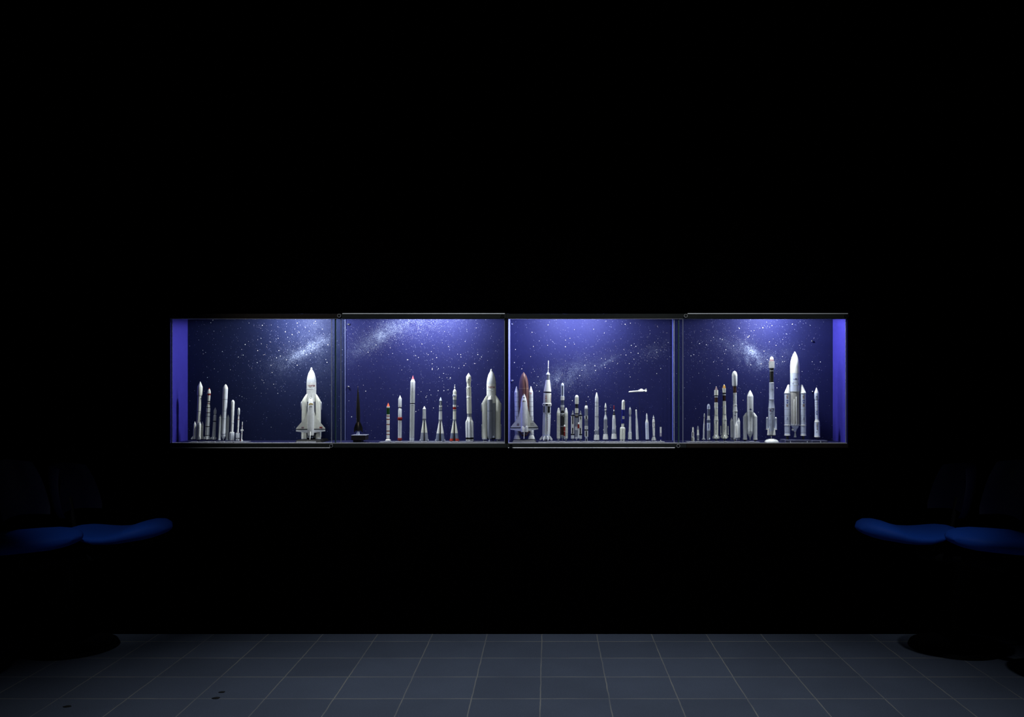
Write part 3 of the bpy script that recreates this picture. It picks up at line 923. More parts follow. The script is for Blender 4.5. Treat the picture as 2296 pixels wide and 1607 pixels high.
r = Rocket(896.4, 897, 886, 'white rocket with two thick dark red rings, right of the orange-tipped one', B2)
r.L('payload_fairing', 'white', (886, .2), (887, .7), (894, 3.9), 'pale', (912.4, 3.9), 'red', (912.6, 3.4), (913.6, 2.4), 'dark', (914.6, 2.3))
r.L('upper_stage', 'white', (914.4, 2.4), (917.6, 4.0), 'pale', (935, 4.2))
r.L('red_ring', 'red', (934.8, 4.3), (935.8, 5.0), (937.4, 5.4), (939.6, 5.4), (941, 5.0), (942, 4.3))
r.L('lower_stage', 'dark', (941.6, 4.0), (942.2, 4.0), 'pale', (942.4, 4.3), (981.4, 4.3))
r.L('red_ring', 'red', (981.4, 4.4), (983, 5.0), (985.4, 5.1), (987, 4.4), (987.6, 3.6))
r.nozzles([(-1.2, 0), (1.2, 0)], 987.4, 988.8, .7, .9, 'silver')
r.pin(987, .6)

r = Rocket(923.3, 925.8, 841.8, 'tall white rocket with a pink pointed tip in the second bay', B2)
r.L('nose_cone', 'pink', (841.8, .2), (850, 2.8))
r.L('payload_fairing', 'white', (850, 2.9), (855.4, 5.3), 'pale', (877, 5.35))
r.decal('stripe', 'brown', [(-.6, .3, 856.6, 877)], 5.4)
r.decal('stripe', 'brown', [(-4.1, -3.7, 856.6, 877)], 5.4)
r.decal('stripe', 'mauve', [(3.4, 3.9, 856.6, 877)], 5.4)
r.L('upper_stage', 'silver', (877, 5.4), (903.4, 5.4), 'dark', (903.6, 4.8), (904.2, 4.6), (906, 4.6), 'pale', (906.4, 5.6), (907.6, 5.6))
r.L('lower_stage', 'silver', (907.6, 5.4), (979.4, 5.45), 'grey', (979.4, 5.5), (980.2, 5.5), 'pale', (980.2, 5.4), (983, 5.5), (988, 5.2))
r.nozzles(circ(4, 2.6, 45), 987.6, 988.9, 1.0, 1.5, 'silver')
r.pin(987, 1.0)


def soyuz(r, core, xoff, tip_y, wy, by, bot, cols, rb):
    """four tapering strap-ons set crosswise round the core"""
    for sx in (-1, 1):
        for sy in (-1, 1):
            t0 = 2.0
            f = lambda y: (xoff - t0) * (bot - y) / (bot - tip_y)
            prof = [cols[0], (tip_y, .3, -sx * f(tip_y), -sy * f(tip_y)), (tip_y + 3, .9, -sx * f(tip_y + 3), -sy * f(tip_y + 3)), (wy, rb * .82, -sx * f(wy), -sy * f(wy)), cols[1], (by, rb * .95, -sx * f(by), -sy * f(by))]
            prof += [cols[2], (bot, rb, 0, 0)]
            b = r.L('booster', *prof, dx=sx * xoff, dy=sy * xoff, seg=20)
            r.fin('fin', 'pale' if cols[2] != 'brightred' else 'brightred', [(rb * .7, bot - 4.5), (rb + 1.5, bot - 1.2), (rb + 1.5, bot - .2), (rb * .7, bot - .2)], math.degrees(math.atan2(sy * .5, sx)), .7, b, (sx * xoff, sy * xoff))
            r.nozzles([(sx * xoff + a, sy * xoff + b_) for a, b_ in ((-1.3, -1.3), (1.3, 1.3))], bot, bot + 1.6, .7, 1.1, 'silver')


r = Rocket(951.2, 951.4, 910, 'shortest of the three rockets with flared four-cone bases, plain white over grey', B2)
r.L('nose_cone', 'white', (910, .2), (916.4, 3.7))
r.L('core_stage', 'pale', (916.4, 3.75), (930, 3.8), (938, 4.2), 'grey', (938.4, 4.2), (948, 3.3), 'dark', (950, 2.8), (987, 2.6))
soyuz(r, None, 5.3, 938, 969.4, 980, 987.4, ('cream', 'grey', 'grey'), 3.9)
r.pin(987, .8)

r = Rocket(986.9, 988, 890, 'white rocket with grey-blue bands and flared grey base, middle of the three cone-based ones', B2)
r.L('nose_cone', 'bluewhite', (890, .2), (892, 1.2), (898, 3.1))
r.L('upper_stage', 'slate', (898, 3.2), (908.6, 3.4), 'white', (908.6, 3.5), (912.6, 3.5), 'steel', (912.6, 3.4), (913.8, 3.4), 'grey', (913.8, 3.4), (916.6, 3.4), 'white', (916.6, 3.5), (917.4, 3.5), 'steel', (917.4, 3.5), (921.8, 3.5))
r.decal('patch', 'silver', [(-.9, .8, 899.5, 907.5)], 3.45)
r.L('core_stage', 'pale', (921.8, 3.6), (940, 4.0), 'grey', (941.6, 4.2), (950, 3.3), 'dark', (951, 2.8), (987, 2.6))
soyuz(r, None, 6.2, 941, 971, 981, 987.6, ('white', 'steel', 'steel'), 4.2)
r.pin(987, .8)

r = Rocket(1018.7, 1019.7, 862, 'white rocket with thin escape tower, blue and red bands and red-footed flared base', B2)
r.L('escape_tower', 'white', (862, .4), (863, .9), (865.6, .5), 'tan', (866.4, .6), 'white', (866.5, 1.0), (869.4, 1.5), 'tan', (869.6, .6), (871.4, .7))
r.L('payload_fairing', 'white', (871.2, .9), (876, 3.6), (877.4, 3.9), 'cream', (895.8, 4.0))
r.L('fairing_ring', 'pale', (884, 4.1), (885, 4.6), (888.6, 4.6), (889.6, 4.1))
r.decal('hatch', 'blue', [(-3.0, -1.4, 884.6, 887)], 4.7)
r.L('upper_stage', 'steel', (895.8, 3.85), (907.4, 3.85), 'white', (907.4, 3.9), (912, 3.9), 'red', (912, 3.9), (917.6, 3.9), 'pale', (917.6, 3.8), (919.6, 3.8), 'dark', (919.6, 3.8), (920.8, 3.8))
r.L('core_stage', 'cream', (920.8, 3.7), (940, 3.9), 'grey', (941, 4.0), (949, 3.2), 'dark', (950, 2.8), (987, 2.6))
soyuz(r, None, 6.0, 940, 970.4, 982.6, 987.6, ('cream', 'steel', 'brightred'), 4.1)
r.pin(987, .8)

r = Rocket(1053.3, 1050.6, 836, 'tall white rocket with a stepped upper body and six black-banded boosters', B2)
r.L('payload_fairing', 'white', (836, .2), (837, .9), (843.6, 5.3), 'cream', (844, 5.5), (854.6, 5.4), (858.6, 4.5))
r.decal('porthole', 'steel', [(-1.4, .8, 849.4, 852)], 5.5)
r.decal('porthole', 'dark', [(-.6, .4, 850, 851.6)], 5.6)
r.L('upper_stage', 'cream', (858.6, 4.4), (867, 4.4), 'white', (867.4, 5.5), (869, 5.5), 'cream', (869, 5.3), (888.6, 5.3), 'white', (888.8, 5.7), (892, 5.7), 'cream', (892.2, 5.4), (926.8, 5.4))
r.decal('raceway', 'dark', [(-3.8, -3.2, 871, 886), (-3.0, -2.6, 897, 924)], 5.4)
r.L('interstage', 'grey', (926.8, 5.0), (934, 5.0))
r.L('lower_stage', 'white', (934, 5.0), (944, 6.4), 'dark', (946, 5.4), (984, 5.4))
for (dx, dy) in circ(6, 6.9, 30):
    r.L('booster', 'white', (936, .5, -dx * .32, -dy * .32), (939, 1.2, -dx * .25, -dy * .25), (946, 2.9, 0, 0), 'pale', (980.2, 2.9), 'black', (980.2, 2.95), (984.6, 2.95), 'white', (984.6, 2.9), (986.6, 2.9), (988, 2.0), dx=dx, dy=dy, seg=20)
r.pin(987, 1.0)

r = heavy(1101.8, 1101.6, 826.5, 'large heavy rocket with a grey cylinder on its front, beside the black centre post', B2, .125, 1, None, 3.2)
r.L('cargo_pod', 'white', (887, .6, 2.2), (889, 2.6, 1.2), (895, 5.5), 'grey', (895.2, 5.8), (920, 5.8), 'slate', (920, 5.9), (921, 5.9), 'grey', (921, 5.8), (976, 5.8), (982, 4.0), dx=-3.2, dy=-17)
r.L('engine_nozzle', 'bluewhite', (982, 1.2), (988, 1.9), dx=-4.2, dy=-17, seg=14)
r.L('engine_nozzle', 'bluewhite', (976, 1.4), (980, 2.2), dx=4.6, dy=-14, seg=14)

# ---- bay three ----
B3 = 'third'
ST3 = Z(993) + .0105
r = Rocket(1175.6, 1173.9, 834, 'winged shuttle orbiter on a rust-brown tank between two white boosters', B3, .155, 'model_space_shuttle', 'model rocket', ST3)
r.L('external_tank', 'foam', (834, .4), (835.4, 1.3), (838, 3.6), (842, 6.0), (848, 8.3), (855, 9.8), (862, 10.6), (869, 11.0), (870.2, 11.0), 'tan', (870.2, 11.1), (870.9, 11.1), 'foam', (870.9, 11.0), (968, 11.0), (976, 7), (979, 2))
r.L('feed_line', 'foam', (838, .5, -3, 2), (846, .6, -.8, 0.2), (858, .7, 0, -.2), (962, .7), dx=5.4, dy=-10.2, seg=10)
for dx in (-16.2, 16.0):
    b = ['white', (865.7, .3), (866.6, .9), (878.4, 4.6), 'pale', (878.6, 4.9)]
    for ys in (889.4, 900, 911, 921.5, 932, 943):
        b += [(ys, 4.9), 'grey', (ys, 5.0), (ys + .8, 5.0), 'pale', (ys + .8, 4.9)]
    b += [(964, 4.9)]
    for ys in (966, 969, 972):
        b += [(ys, 4.9), 'white', (ys + .2, 5.5), (ys + 1.1, 5.5), 'pale', (ys + 1.3, 4.9)]
    b += [(975, 5.0), 'white', (983.4, 7.8), (984, 7.8), 'dark', (984.2, 4), (986.8, 3.6)]
    bo = r.L('booster', *b, dx=dx, dy=0)
    r.decal('emblem', 'orange' if dx > 0 else 'rust', [(-.6, .8, 880.4, 883.2)] if dx > 0 else [(-2.6, -1.6, 881.4, 883.4)], 5.0, dx, 0, bo)
    r.decal('marking', 'dark', [(1.6, 2.6, 933.5, 940)] if dx > 0 else [(-1.5, -.6, 932.5, 938)], 5.0, dx, 0, bo)
r.pin(985, 1.5, -16.2); r.pin(985, 1.5, 16.0)
OY = -19.5
body, wl, wr = orbiter(r, .3, [(883, .7, .7), (884.6, 1.9, 1.8), (888, 3.5, 3.4), (893, 5.2, 5.2), (899, 6.6, 6.2), (905, 7.4, 6.6), (920, 7.7, 6.8), (945, 7.8, 6.8), (956, 7.6, 6.6), (960, 6.8, 5.6)],
                       [(5.5, 902), (7.4, 908), (10.2, 922), (12.8, 934), (14.0, 936.5), (29.6, 955.0), (29.9, 956.8), (6, 956.8)],
                       [(31.0, 958.6), (6.5, 958.6), (6.5, 965.6), (13, 964.8), (31.0, 961.6)], OY, ('white', 'cream'), [(.4, -5, 955), (.2, -7, 957), (-1.0, -15.5, 981.6), (-1.2, -11, 981.6), (0, -6, 966)])
r.plate('nose_cap', 'dark', [(-2.4, 886.4), (-.8, 883.6), (.8, 883.4), (2.0, 885.4), (.4, 885.0)], OY - 2.9, .6, body)
r.plate('windscreen', 'dark', [(-2.6, 891.2), (-2.0, 889.6), (.2, 889.2), (2.6, 889.8), (2.8, 891.2), (.2, 890.8)], OY - 5.1, .6, body)
r.plate('windscreen', 'dark', [(-1.2, 897.6), (-.2, 896.4), (.8, 897.8), (1.6, 899.2), (-1.6, 899.2)], OY - 6.3, .5, body)
r.plate('marking', 'gold', [(-3.6, 898.4), (-2.6, 897.4), (-2.4, 900), (-3.4, 900.4)], OY - 5.9, .5, body)
r.plate('marking', 'gold', [(3.8, 898.4), (2.8, 897.4), (2.6, 900), (3.6, 900.4)], OY - 5.9, .5, body)
r.text('lettering', 'dark', 'NASA', 948.4, 2.0, 1, 7.6, 17.6, OY + 1.5, flat=True)
r.text('lettering', 'dark', 'Challenger', 951.8, 2.0, 1, 9.0, 18.0, OY + 1.5, flat=True)
r.text('lettering', 'dark', 'USA', 948.6, 2.0, 1, 5.2, -13.6, OY + 1.5, flat=True)
r.plate('wing_flag', 'mauve', [(-16.4, 950.2), (-11.2, 950.2), (-11.2, 953.2), (-16.4, 953.2)], OY + 1.4, .3)
for cx_ in (-3.6, 5.0):
    r.L('engine_pod', 'white', (953.2, 1.0), (954.2, 2.8), (956.5, 3.7), (967, 3.8), 'dark', (967.6, 3.4), (968.6, 2.6), dx=cx_, dy=OY - 4.2, seg=18)
r.nozzles([(-3.4, OY - 2), (4.6, OY - 2), (.6, OY + 2.5)], 967.5, 972, 1.4, 2.2, 'slate')
s = empty('display_stand', (X(1176, .135), .135, Z(993)), 'dark grey slab stand under the winged shuttle', 'stand')
bm = bmesh.new()
frus(bm, -.066, .066, -.075, .06, .0003, .0102, .006, .008)
finish(bm, 'base', [mat('stand_grey', (0.050, 0.052, 0.065), .4)], s, smooth=False)

r = Rocket(1224.2, 1229.6, 807.8, 'tallest white rocket of the third bay, with needle spire, black panels and eight base fins', B3)
r.L('escape_tower', 'white', (807.8, .3), (809, .9), (823.6, .9), (824, 1.5), (825.6, 1.5), (826, .9), (834, 1.1))
r.L('capsule', 'bluewhite', (834, 1.2), (838.6, 4.6), (839.4, 4.8))
r.L('service_module', 'grey', (839.4, 4.5), (851.4, 4.5))
r.L('adapter', 'white', (851.4, 4.6), (876.8, 8.5), 'pale', (877.6, 8.6), 'black', (878, 8.3), (881, 8.4))
r.L('upper_stage', 'white', (881, 8.6), (882, 8.8), 'cream', (903.6, 8.8))
for i_, ch in enumerate('USA'):
    r.text('lettering', 'brightred', ch, 888 + 5 * i_, 3.8, 8.9, 2.6, x=-2.8)
r.decal('stripe', 'rust', [(7.2, 7.8, 884, 901)], 8.9)
r.L('interstage', 'white', (903.6, 9.0), (904.4, 10.2), (909, 10.2), (909.8, 9.0))
r.decal('window', 'black', [(-8.6, -6.4, 905.4, 908.4), (-3.6, 2.0, 905.2, 908.6), (4.0, 5.6, 905.2, 908.4), (7.0, 8.4, 905.4, 908)], 10.3)
r.L('lower_stage', 'pale', (909.8, 8.8), (925, 8.7), 'white', (925, 8.9), (926.4, 8.9), 'pale', (926.4, 8.2), (975, 8.0))
r.decal('black_panel', 'black', [(-8.2, -5.0, 910.6, 924.6), (2.0, 7.0, 910.6, 924.6)], 8.9)
for i, (dx, dy) in enumerate(circ(8, 7.3, 22.5)):
    r.L('tank', 'white', (928.6, 1.6), (930, 2.0), 'pale', (974, 2.0), dx=dx, dy=dy, seg=12)
r.decal('lettering', 'rust', [(2.2, 3.0, 935 + 4 * i, 937.6 + 4 * i) for i in range(8)], 9.2)
r.L('tail_skirt', 'bluewhite', (974, 8.4), (977, 8.6), 'pale', (983, 8.6), (984, 8.0))
r.fins('white', [(8, 975), (15.0, 983.2), (15.2, 986.6), (13.4, 986.8), (8, 983)], [20 + 45 * i for i in range(8)], 1.0)
r.nozzles(circ(4, 3.4, 45), 983.6, 987.6, 1.3, 2.0, 'silver')
r.pin(986, 1.2)

r = Rocket(1260.9, 1261.4, 858.2, 'rocket with dark core, glossy blue-white nose and two tall white side boosters', B3)
r.L('payload_fairing', 'bluewhite', *ogive(858.2, 864.6, 3.5, 5, .4, .6), 'steel', (865, 3.5), 'bluewhite', (865.4, 3.5), (888, 3.5), 'white', (888.2, 4.1), (896.8, 4.2))
r.decal('patch', 'slate', [(-1.6, 1.4, 865.5, 887.4)], 3.55)  # dark centre: reflections in the glossy fairing, painted on
r.L('upper_stage', 'slate', (896.8, 3.8), (908, 3.7), 'pale', (908, 4.2), (912.4, 4.2), 'dark', (912.4, 4.1), (921.6, 4.1), (923, 4.2), (926, 3.4))
r.decal('patch', 'pale', [(-3.2, -2.2, 912.4, 920), (-.9, .9, 912.4, 920), (2.2, 3.2, 912.4, 920)], 4.2)
r.L('core_stage', 'pale', (926, 4.2), (928, 4.2), 'dark', (928, 4.1), (954.6, 4.1), 'grey', (954.6, 4.2), (956.6, 4.2), 'brown', (956.6, 4.1), (975.4, 4.1), 'grey', (975.6, 4.3), (978, 3.6), (982, 1.4), (987, .9), (988.4, 1.2))
r.decal('strut', 'silver', [(-2.6, 2.6, 927.4, 928.2), (-2.4, -1.6, 928.2, 932), (1.6, 2.4, 928.2, 934), (-.5, .5, 928.2, 931)], 4.3)
for dx in (-8.6, 8.2):
    b = ['white', (914, .8), (914.8, 1.7), (919, 2.8), (924.6, 4.0), 'cream', (924.8, 4.05)]
    for ys in (933, 941, 949.6, 958, 964.6, 970.4, 975.4):
        b += [(ys, 4.05), 'silver', (ys, 4.1), (ys + .6, 4.1), 'cream', (ys + .6, 4.05)]
    b += [(982.6, 4.05), 'grey', (983.2, 3.2), (985, 2.4), (987.4, 3.0)]
    r.L('booster', *b, dx=dx, dy=0)
r.L('side_tank', 'white', (951.6, .4), (954, 1.6), (956, 1.6), 'red', (956, 1.6), (965.8, 1.6), 'cream', (965.8, 1.65), (966.8, 1.65), 'red', (966.8, 1.6), (977, 1.6), 'silver', (978, 1.4), (984, 1.0), dx=4.6, dy=-5.2, seg=14)
r.pin(986, .5, -8.6); r.pin(986, .5, 8.2); r.pin(987, .4)

r = Rocket(1292.6, 1293.3, 885, 'white-nosed rocket with grey core and two black-striped boosters under pointed cages', B3)
r.L('payload_fairing', 'white', *ogive(885, 891, 4.2, 5, .5, .6), 'cream', (905.4, 4.2), 'dark', (906, 3.6))
r.L('upper_stage', 'dark', (906, 3.4), (915.4, 3.4), 'cream', (915.6, 4.1), (926, 4.1), 'black', (926.2, 3.9), (928.4, 3.8))
r.L('core_stage', 'silver', (928.4, 4.2), (931.6, 4.0), 'dark', (932, 3.8), (936, 3.6), 'grey', (936, 3.7), (956, 3.7), 'pale', (956, 3.8), (964, 3.8), 'grey', (964, 3.7), (979.4, 3.7), 'pale', (979.6, 3.9), (983, 3.8), (984, 1.4), (987, 1.0))
r.decal('strut', 'tan', [(-3, -2, 931.4, 933), (-.6, .6, 931.8, 933.2), (2, 3, 931.4, 933)], 4.2)
for dx in (-8.7, 8.5):
    b = r.L('booster', 'grey', (930, 4.2), 'black', (930.2, 4.2), (932.4, 4.0), 'white', (932.4, 3.9), (972.2, 3.9), 'black', (972.2, 3.95), (975.2, 3.95), 'pale', (975.2, 3.9), (983, 3.9), 'slate', (983.6, 3.0), (985, 2.2), (987.2, 2.8), dx=dx, dy=0)
    r.decal('black_stripe', 'black', [(-1.2, 1.2, 933, 950), (-1.2, 1.2, 959, 971.8)] if dx < 0 else [(-.6, 1.6, 934, 939.6), (-1.2, 1.2, 959, 971.8)], 3.95, dx, 0, b)
    for a in (30, 150, 270):
        ca, sa = math.cos(math.radians(a)) * 3.6, math.sin(math.radians(a)) * 3.6
        r.L('cage_bar', 'silver', (920, .3, -ca * .98, -sa * .98), (930.2, .45), dx=dx + ca, dy=sa, seg=8)
    r.L('nose_cone', 'slate', (923, .3), (930, 2.6), dx=dx, dy=0, seg=14)
    r.L('sensor', 'white', (926.4, .4), (927.2, .9), (928.4, .9), (929.2, .4), dx=dx, dy=-3.2, seg=10)
r.L('side_tank', 'white', (947, .5), (948, 1.5), (950.4, 1.6), 'red', (950.4, 1.75), (959.6, 1.75), 'pale', (959.6, 1.6), (982, 1.6), dx=4.2, dy=-4.8, seg=14)
r.pin(986, .5, -8.7); r.pin(986, .5, 8.5); r.pin(986, .4)

r = Rocket(1314.8, 1314.4, 899.5, 'slim white and grey rocket with black panels and a dark lattice spike on top', B3)
r.L('escape_tower', 'white', (899.4, .4), (900, .8), (901, .4), 'dark', (901.2, .4), (905, .7), (909.4, 1.8))
r.L('payload_fairing', 'white', (909, 2.2), (910, 3.0), (915.8, 4.0), 'grey', (916, 4.0), (931.6, 4.0))
r.L('upper_stage', 'white', (931.6, 4.05), (939, 4.05), 'dark', (939.2, 3.6), (940, 3.6), 'white', (940.2, 4.2), (941.4, 4.0), 'grey', (942, 3.9), (954.6, 3.9))
r.decal('black_panel', 'black', [(-1.5, 1.3, 932, 938.8)], 4.1)
r.L('lower_stage', 'white', (954.6, 4.1), (962.4, 4.1), 'black', (962.4, 4.1), (965, 4.1), 'white', (965, 4.1), (978.4, 4.1), (979.4, 3.4))
r.decal('lettering', 'steel', [(-1.2, -.2, 956.5, 957.4), (-1.4, 1.4, 958.4, 959), (-.6, 1.2, 960, 960.7)], 4.15)
r.decal('black_panel', 'black', [(-1.5, 1.3, 966, 977.4)], 4.15)
r.L('engine_section', 'bluewhite', (979, 2.6), (981.4, 3.0), 'silver', (982.4, 2.4), (983, 2.4))
r.nozzles([(-2.2, 0), (2.2, 0)], 982, 988.6, .9, 1.3, 'pale')
r.pin(983, .7)


def atlas_skirt(r, y0, y1, r0, r1, gy):
    r.L('engine_skirt', 'white', (y0, r0), (y1 - 1, r1), 'pale', (y1, r1))
    r.nozzles([(-3.4, 0), (0, -.5), (3.4, 0)], y1, y1 + 2.2, .8, 1.3, 'slate')
    r.L('sensor', 'white', (y0 - 1.4, .3), (y0 - .6, .7), (y0 + .8, .6), dx=0, dy=-r0, seg=10)
    r.pin(y1, .5)


r = Rocket(1337.8, 1337.8, 879.3, 'tall plain white rocket with a grey waist and flared white skirt', B3)
r.L('payload_fairing', 'white', (879.3, .3), (881, 1.2), (892, 3.9), 'pale', (902, 4.0), 'grey', (902, 4.1), (902.8, 4.1), 'pale', (902.8, 4.0), (909.6, 4.1), 'grey', (909.6, 4.2), (910.4, 4.2))
r.L('upper_stage', 'pale', (910.4, 4.1), (922.4, 4.2), 'white', (922.4, 4.3), (923.2, 4.3), 'pale', (923.2, 4.2), (932.8, 4.3), 'grey', (932.8, 4.5), (933.8, 4.5))
r.L('lower_stage', 'pale', (933.8, 4.4), (963.6, 4.6), 'grey', (963.6, 4.6), (964.2, 5.0), (974.4, 5.1))
r.L('side_pod', 'white', (956, .3), (957.6, .8), (960, .8), (961, .4), dx=4.6, dy=-1.4, seg=10)
r.L('side_pod', 'white', (963.6, .3), (964.4, .9), (966, .9), (967, .3), dx=-4.6, dy=-2, seg=10)
atlas_skirt(r, 974.4, 986, 5.6, 6.4, 0)

r = Rocket(1357.6, 1357.8, 903, 'short white-nosed rocket with grey waist and flared skirt, left of the red-spired one', B3)
r.L('payload_fairing', 'white', (903, .3), (905, 1.0), (912, 2.4), 'pale', (914, 2.3), 'grey', (914, 2.1), (917, 2.1), 'white', (917, 2.2), (919.6, 2.2), 'grey', (919.6, 2.3), (921.4, 2.3), 'dark', (922, 1.8))
r.L('upper_stage', 'pale', (922, 1.7), (930, 1.8))
r.L('lower_stage', 'pale', (930, 2.0), (937, 3.6), (940, 4.0), 'grey', (941, 4.0), (965, 4.2), (973, 4.7))
r.decal('silver_strip', 'silver', [(-3.6, -2.8, 941, 972)], 4.4)  # silver strip down the left of the grey stage
r.L('side_pod', 'white', (953.6, .3), (955, .8), (957.4, .8), (958.4, .3), dx=4.2, dy=-1.6, seg=10)
r.L('side_pod', 'white', (961.8, .3), (962.6, .8), (964, .8), (965, .3), dx=-4.6, dy=-1.6, seg=10)
atlas_skirt(r, 973, 984.6, 5.0, 6.3, 0)

r = Rocket(1376.7, 1376.7, 909, 'white rocket with a thin red spire and flared white skirt', B3)
r.L('escape_tower', 'brightred', (909, .3), (909.8, .9), (912, .8), (914, .8), 'pink', (914, 1.0), 'red', (918, 1.2), 'white', (918.4, 1.2), (921.4, 1.5))
r.L('capsule', 'dark', (921.8, 1.0), (926, 1.6), (928, 2.5), 'black', (930.2, 2.7))
r.L('lower_stage', 'white', (930.2, 2.8), (938, 3.8), 'pale', (940, 3.9), (961.8, 4.4), 'grey', (961.8, 4.4), (963, 4.9), (972, 5.1))
r.L('side_pod', 'white', (953.6, .3), (955, .8), (957.4, .8), (958.4, .3), dx=4.0, dy=-1.6, seg=10)
atlas_skirt(r, 972, 983.6, 5.2, 6.5, 0)

r = Rocket(1395.4, 1397.8, 896, 'rocket with a navy blue middle bearing a pale square label and a booster cluster', B3)
r.L('payload_fairing', 'white', *ogive(896, 901.6, 3.6, 5, .5, .6), 'cream', (918, 3.6))
r.L('upper_stage', 'navy', (918, 3.65), (949, 3.65))
r.decal('label_panel', 'cream', [(-1.4, 3.0, 932.8, 939)], 3.7)
r.decal('label_mark', 'dark', [(-.6, 2.4, 933.6, 934.2), (-.6, 2.4, 935.4, 936), (-.6, 2.4, 937.4, 938), (-.6, -.1, 933.6, 938), (1, 1.4, 933.6, 938)], 3.8)
r.L('lower_stage', 'cream', (949, 3.1), (984, 3.1))
for (dx, dy) in circ(9, 4.6, 10):
    r.L('booster', 'white', (957, .4, -dx * .15, -dy * .15), (959.4, 1.6), 'cream', (984.6, 1.65), 'dark', (985, .7), 'white', (985.6, .8), (987.8, 1.2), dx=dx, dy=dy, seg=14)
r.pin(985, .6)

r = Rocket(1412.5, 1412.7, 912, 'slender white rocket with grey neck, tapering up from a thicker base', B3)
r.L('payload_fairing', 'pale', (912, .2), (917, 2.4), 'silver', (927.6, 2.6), (929.4, 2.2))
r.decal('patch', 'slate', [(-.7, .6, 918, 928)], 2.65)
r.L('upper_stage', 'grey', (929.4, 2.0), (933.8, 2.1))
r.L('lower_stage', 'pale', (933.8, 2.3), (955, 2.8), (970, 3.3), (983, 3.4))
for (dx, dy) in circ(3, 2.3, -40):
    r.L('booster', 'silver', (967.4, .5, -dx * .2, -dy * .2), (969.4, 2.1), (982.6, 2.1), 'pale', (983.8, 2.5), (984.4, 2.5), dx=dx, dy=dy, seg=16)
r.pin(984, .5)

r = Rocket(1429.3, 1426.4, 917.5, 'slim pale rocket leaning left, with a narrow rounded top and no boosters', B3)
r.L('payload_fairing', 'white', (917.5, .5), (918.5, 1.3), (920, 1.6), 'pale', (936, 1.7))
r.L('lower_stage', 'pale', (936, 1.7), (938, 2.0), (948, 2.5), (960, 2.9), 'silver', (960, 3.0), (960.6, 3.0), 'pale', (984.6, 3.3))
r.L('engine_nozzle', 'grey', (984.6, .6), (986, 1.1), (988, 1.1))
r.pin(986, .5)

r = Rocket(1451.5, 1450, 926, 'bottle-shaped pale rocket with narrow neck and dark lettering down its front', B3)
r.L('payload_fairing', 'white', (926, .3), (931, 1.7), 'pale', (940, 1.9))
r.L('lower_stage', 'white', (940, 2.0), (944, 2.9), (947, 3.6), 'bluewhite', (960, 3.7), 'silver', (960, 3.75), (960.6, 3.75), 'bluewhite', (960.6, 3.7), (971, 3.75), 'silver', (971, 3.8), (971.6, 3.8), 'bluewhite', (984.6, 3.8))
r.decal('lettering', 'steel', [(-.3, .6, 949 + i * 1.6, 950 + i * 1.6) for i in range(5)], 3.75)
r.nozzles([(-1.4, 0), (1.4, 0)], 984.6, 986.4, .5, .8, 'slate')
r.pin(985, .4)

r = Rocket(1466, 1465.2, 930.5, 'small white rocket with black zigzag marks and four splayed fins', B3)
r.L('escape_tower', 'pale', (930.4, .3), (931, .7), (932.4, .7), 'dark', (932.8, .4), (933.4, .4))
r.L('capsule', 'pale', (933, .6), (934.6, 1.4), (936.6, 2.1), (938, 1.8), 'dark', (938.6, 1.6))
r.L('body', 'white', (938.6, 1.6), (941, 2.3), (944, 2.7), (947.4, 2.7), 'black', (947.4, 2.75), (948.4, 2.75), 'white', (948.4, 2.7), (958, 2.7), 'grey', (958, 2.75), (958.6, 2.75), 'white', (958.6, 2.7), (977, 2.6), 'dark', (977.4, 2.2), (978, 2.2))
r.decal('zigzag', 'black', [(-1.6 + .5 * i, -1.0 + .5 * i, 950 + 1.1 * i, 951.3 + 1.1 * i) for i in range(7)] + [(-2.2, -1.8, 960 + 2.4 * i, 961.2 + 2.4 * i) for i in range(7)], 2.75)
r.L('tail_section', 'silver', (978, 1.9), (986.6, 1.7))
r.fins('white', [(1.6, 977.6), (2.8, 978.4), (5.2, 985), (4.8, 987), (2.0, 987.2)], (10, 100, 190, -80), .9)
r.pin(986, .5)

r = Rocket(1481.3, 1481.3, 957, 'tiny white and lilac rocket hovering on a pin, right end of the third board', B3)
r.L('spike', 'soot', (931, .15), (957, .22), seg=8)
r.L('upper_stage', 'white', (957, 1.9), (970.4, 2.0))
r.L('lower_stage', 'lilac', (970.4, 2.0), (978, 2.0), 'navy', (978, 1.3), (985.6, 1.1))
r.L('engine_nozzle', 'white', (985.6, .5), (986.6, 1.1), (988.4, 1.1), (988.8, .5))

# the winged rocket plane on its rod
r = Rocket(1440.2, 1431.9, 880, 'small white winged rocket plane flying level on a thin leaning rod', B3, name='model_rocket_plane', cat='model plane')
r.L('support_rod', 'dark', (879, .22), (r.g, .25), seg=8)
pl_root = r.root
fus = bmesh.new()
k = r.k
ang = -r.root.rotation_euler.y
R = Matrix.Rotation(ang, 4, 'Y')


def loc(px, py, dy=0):
    """pixel position expressed in the leaning frame of the rod"""
    v = Vector((k * (px - 1440.2), k * dy, (r.g - py) * k))
    return R @ v


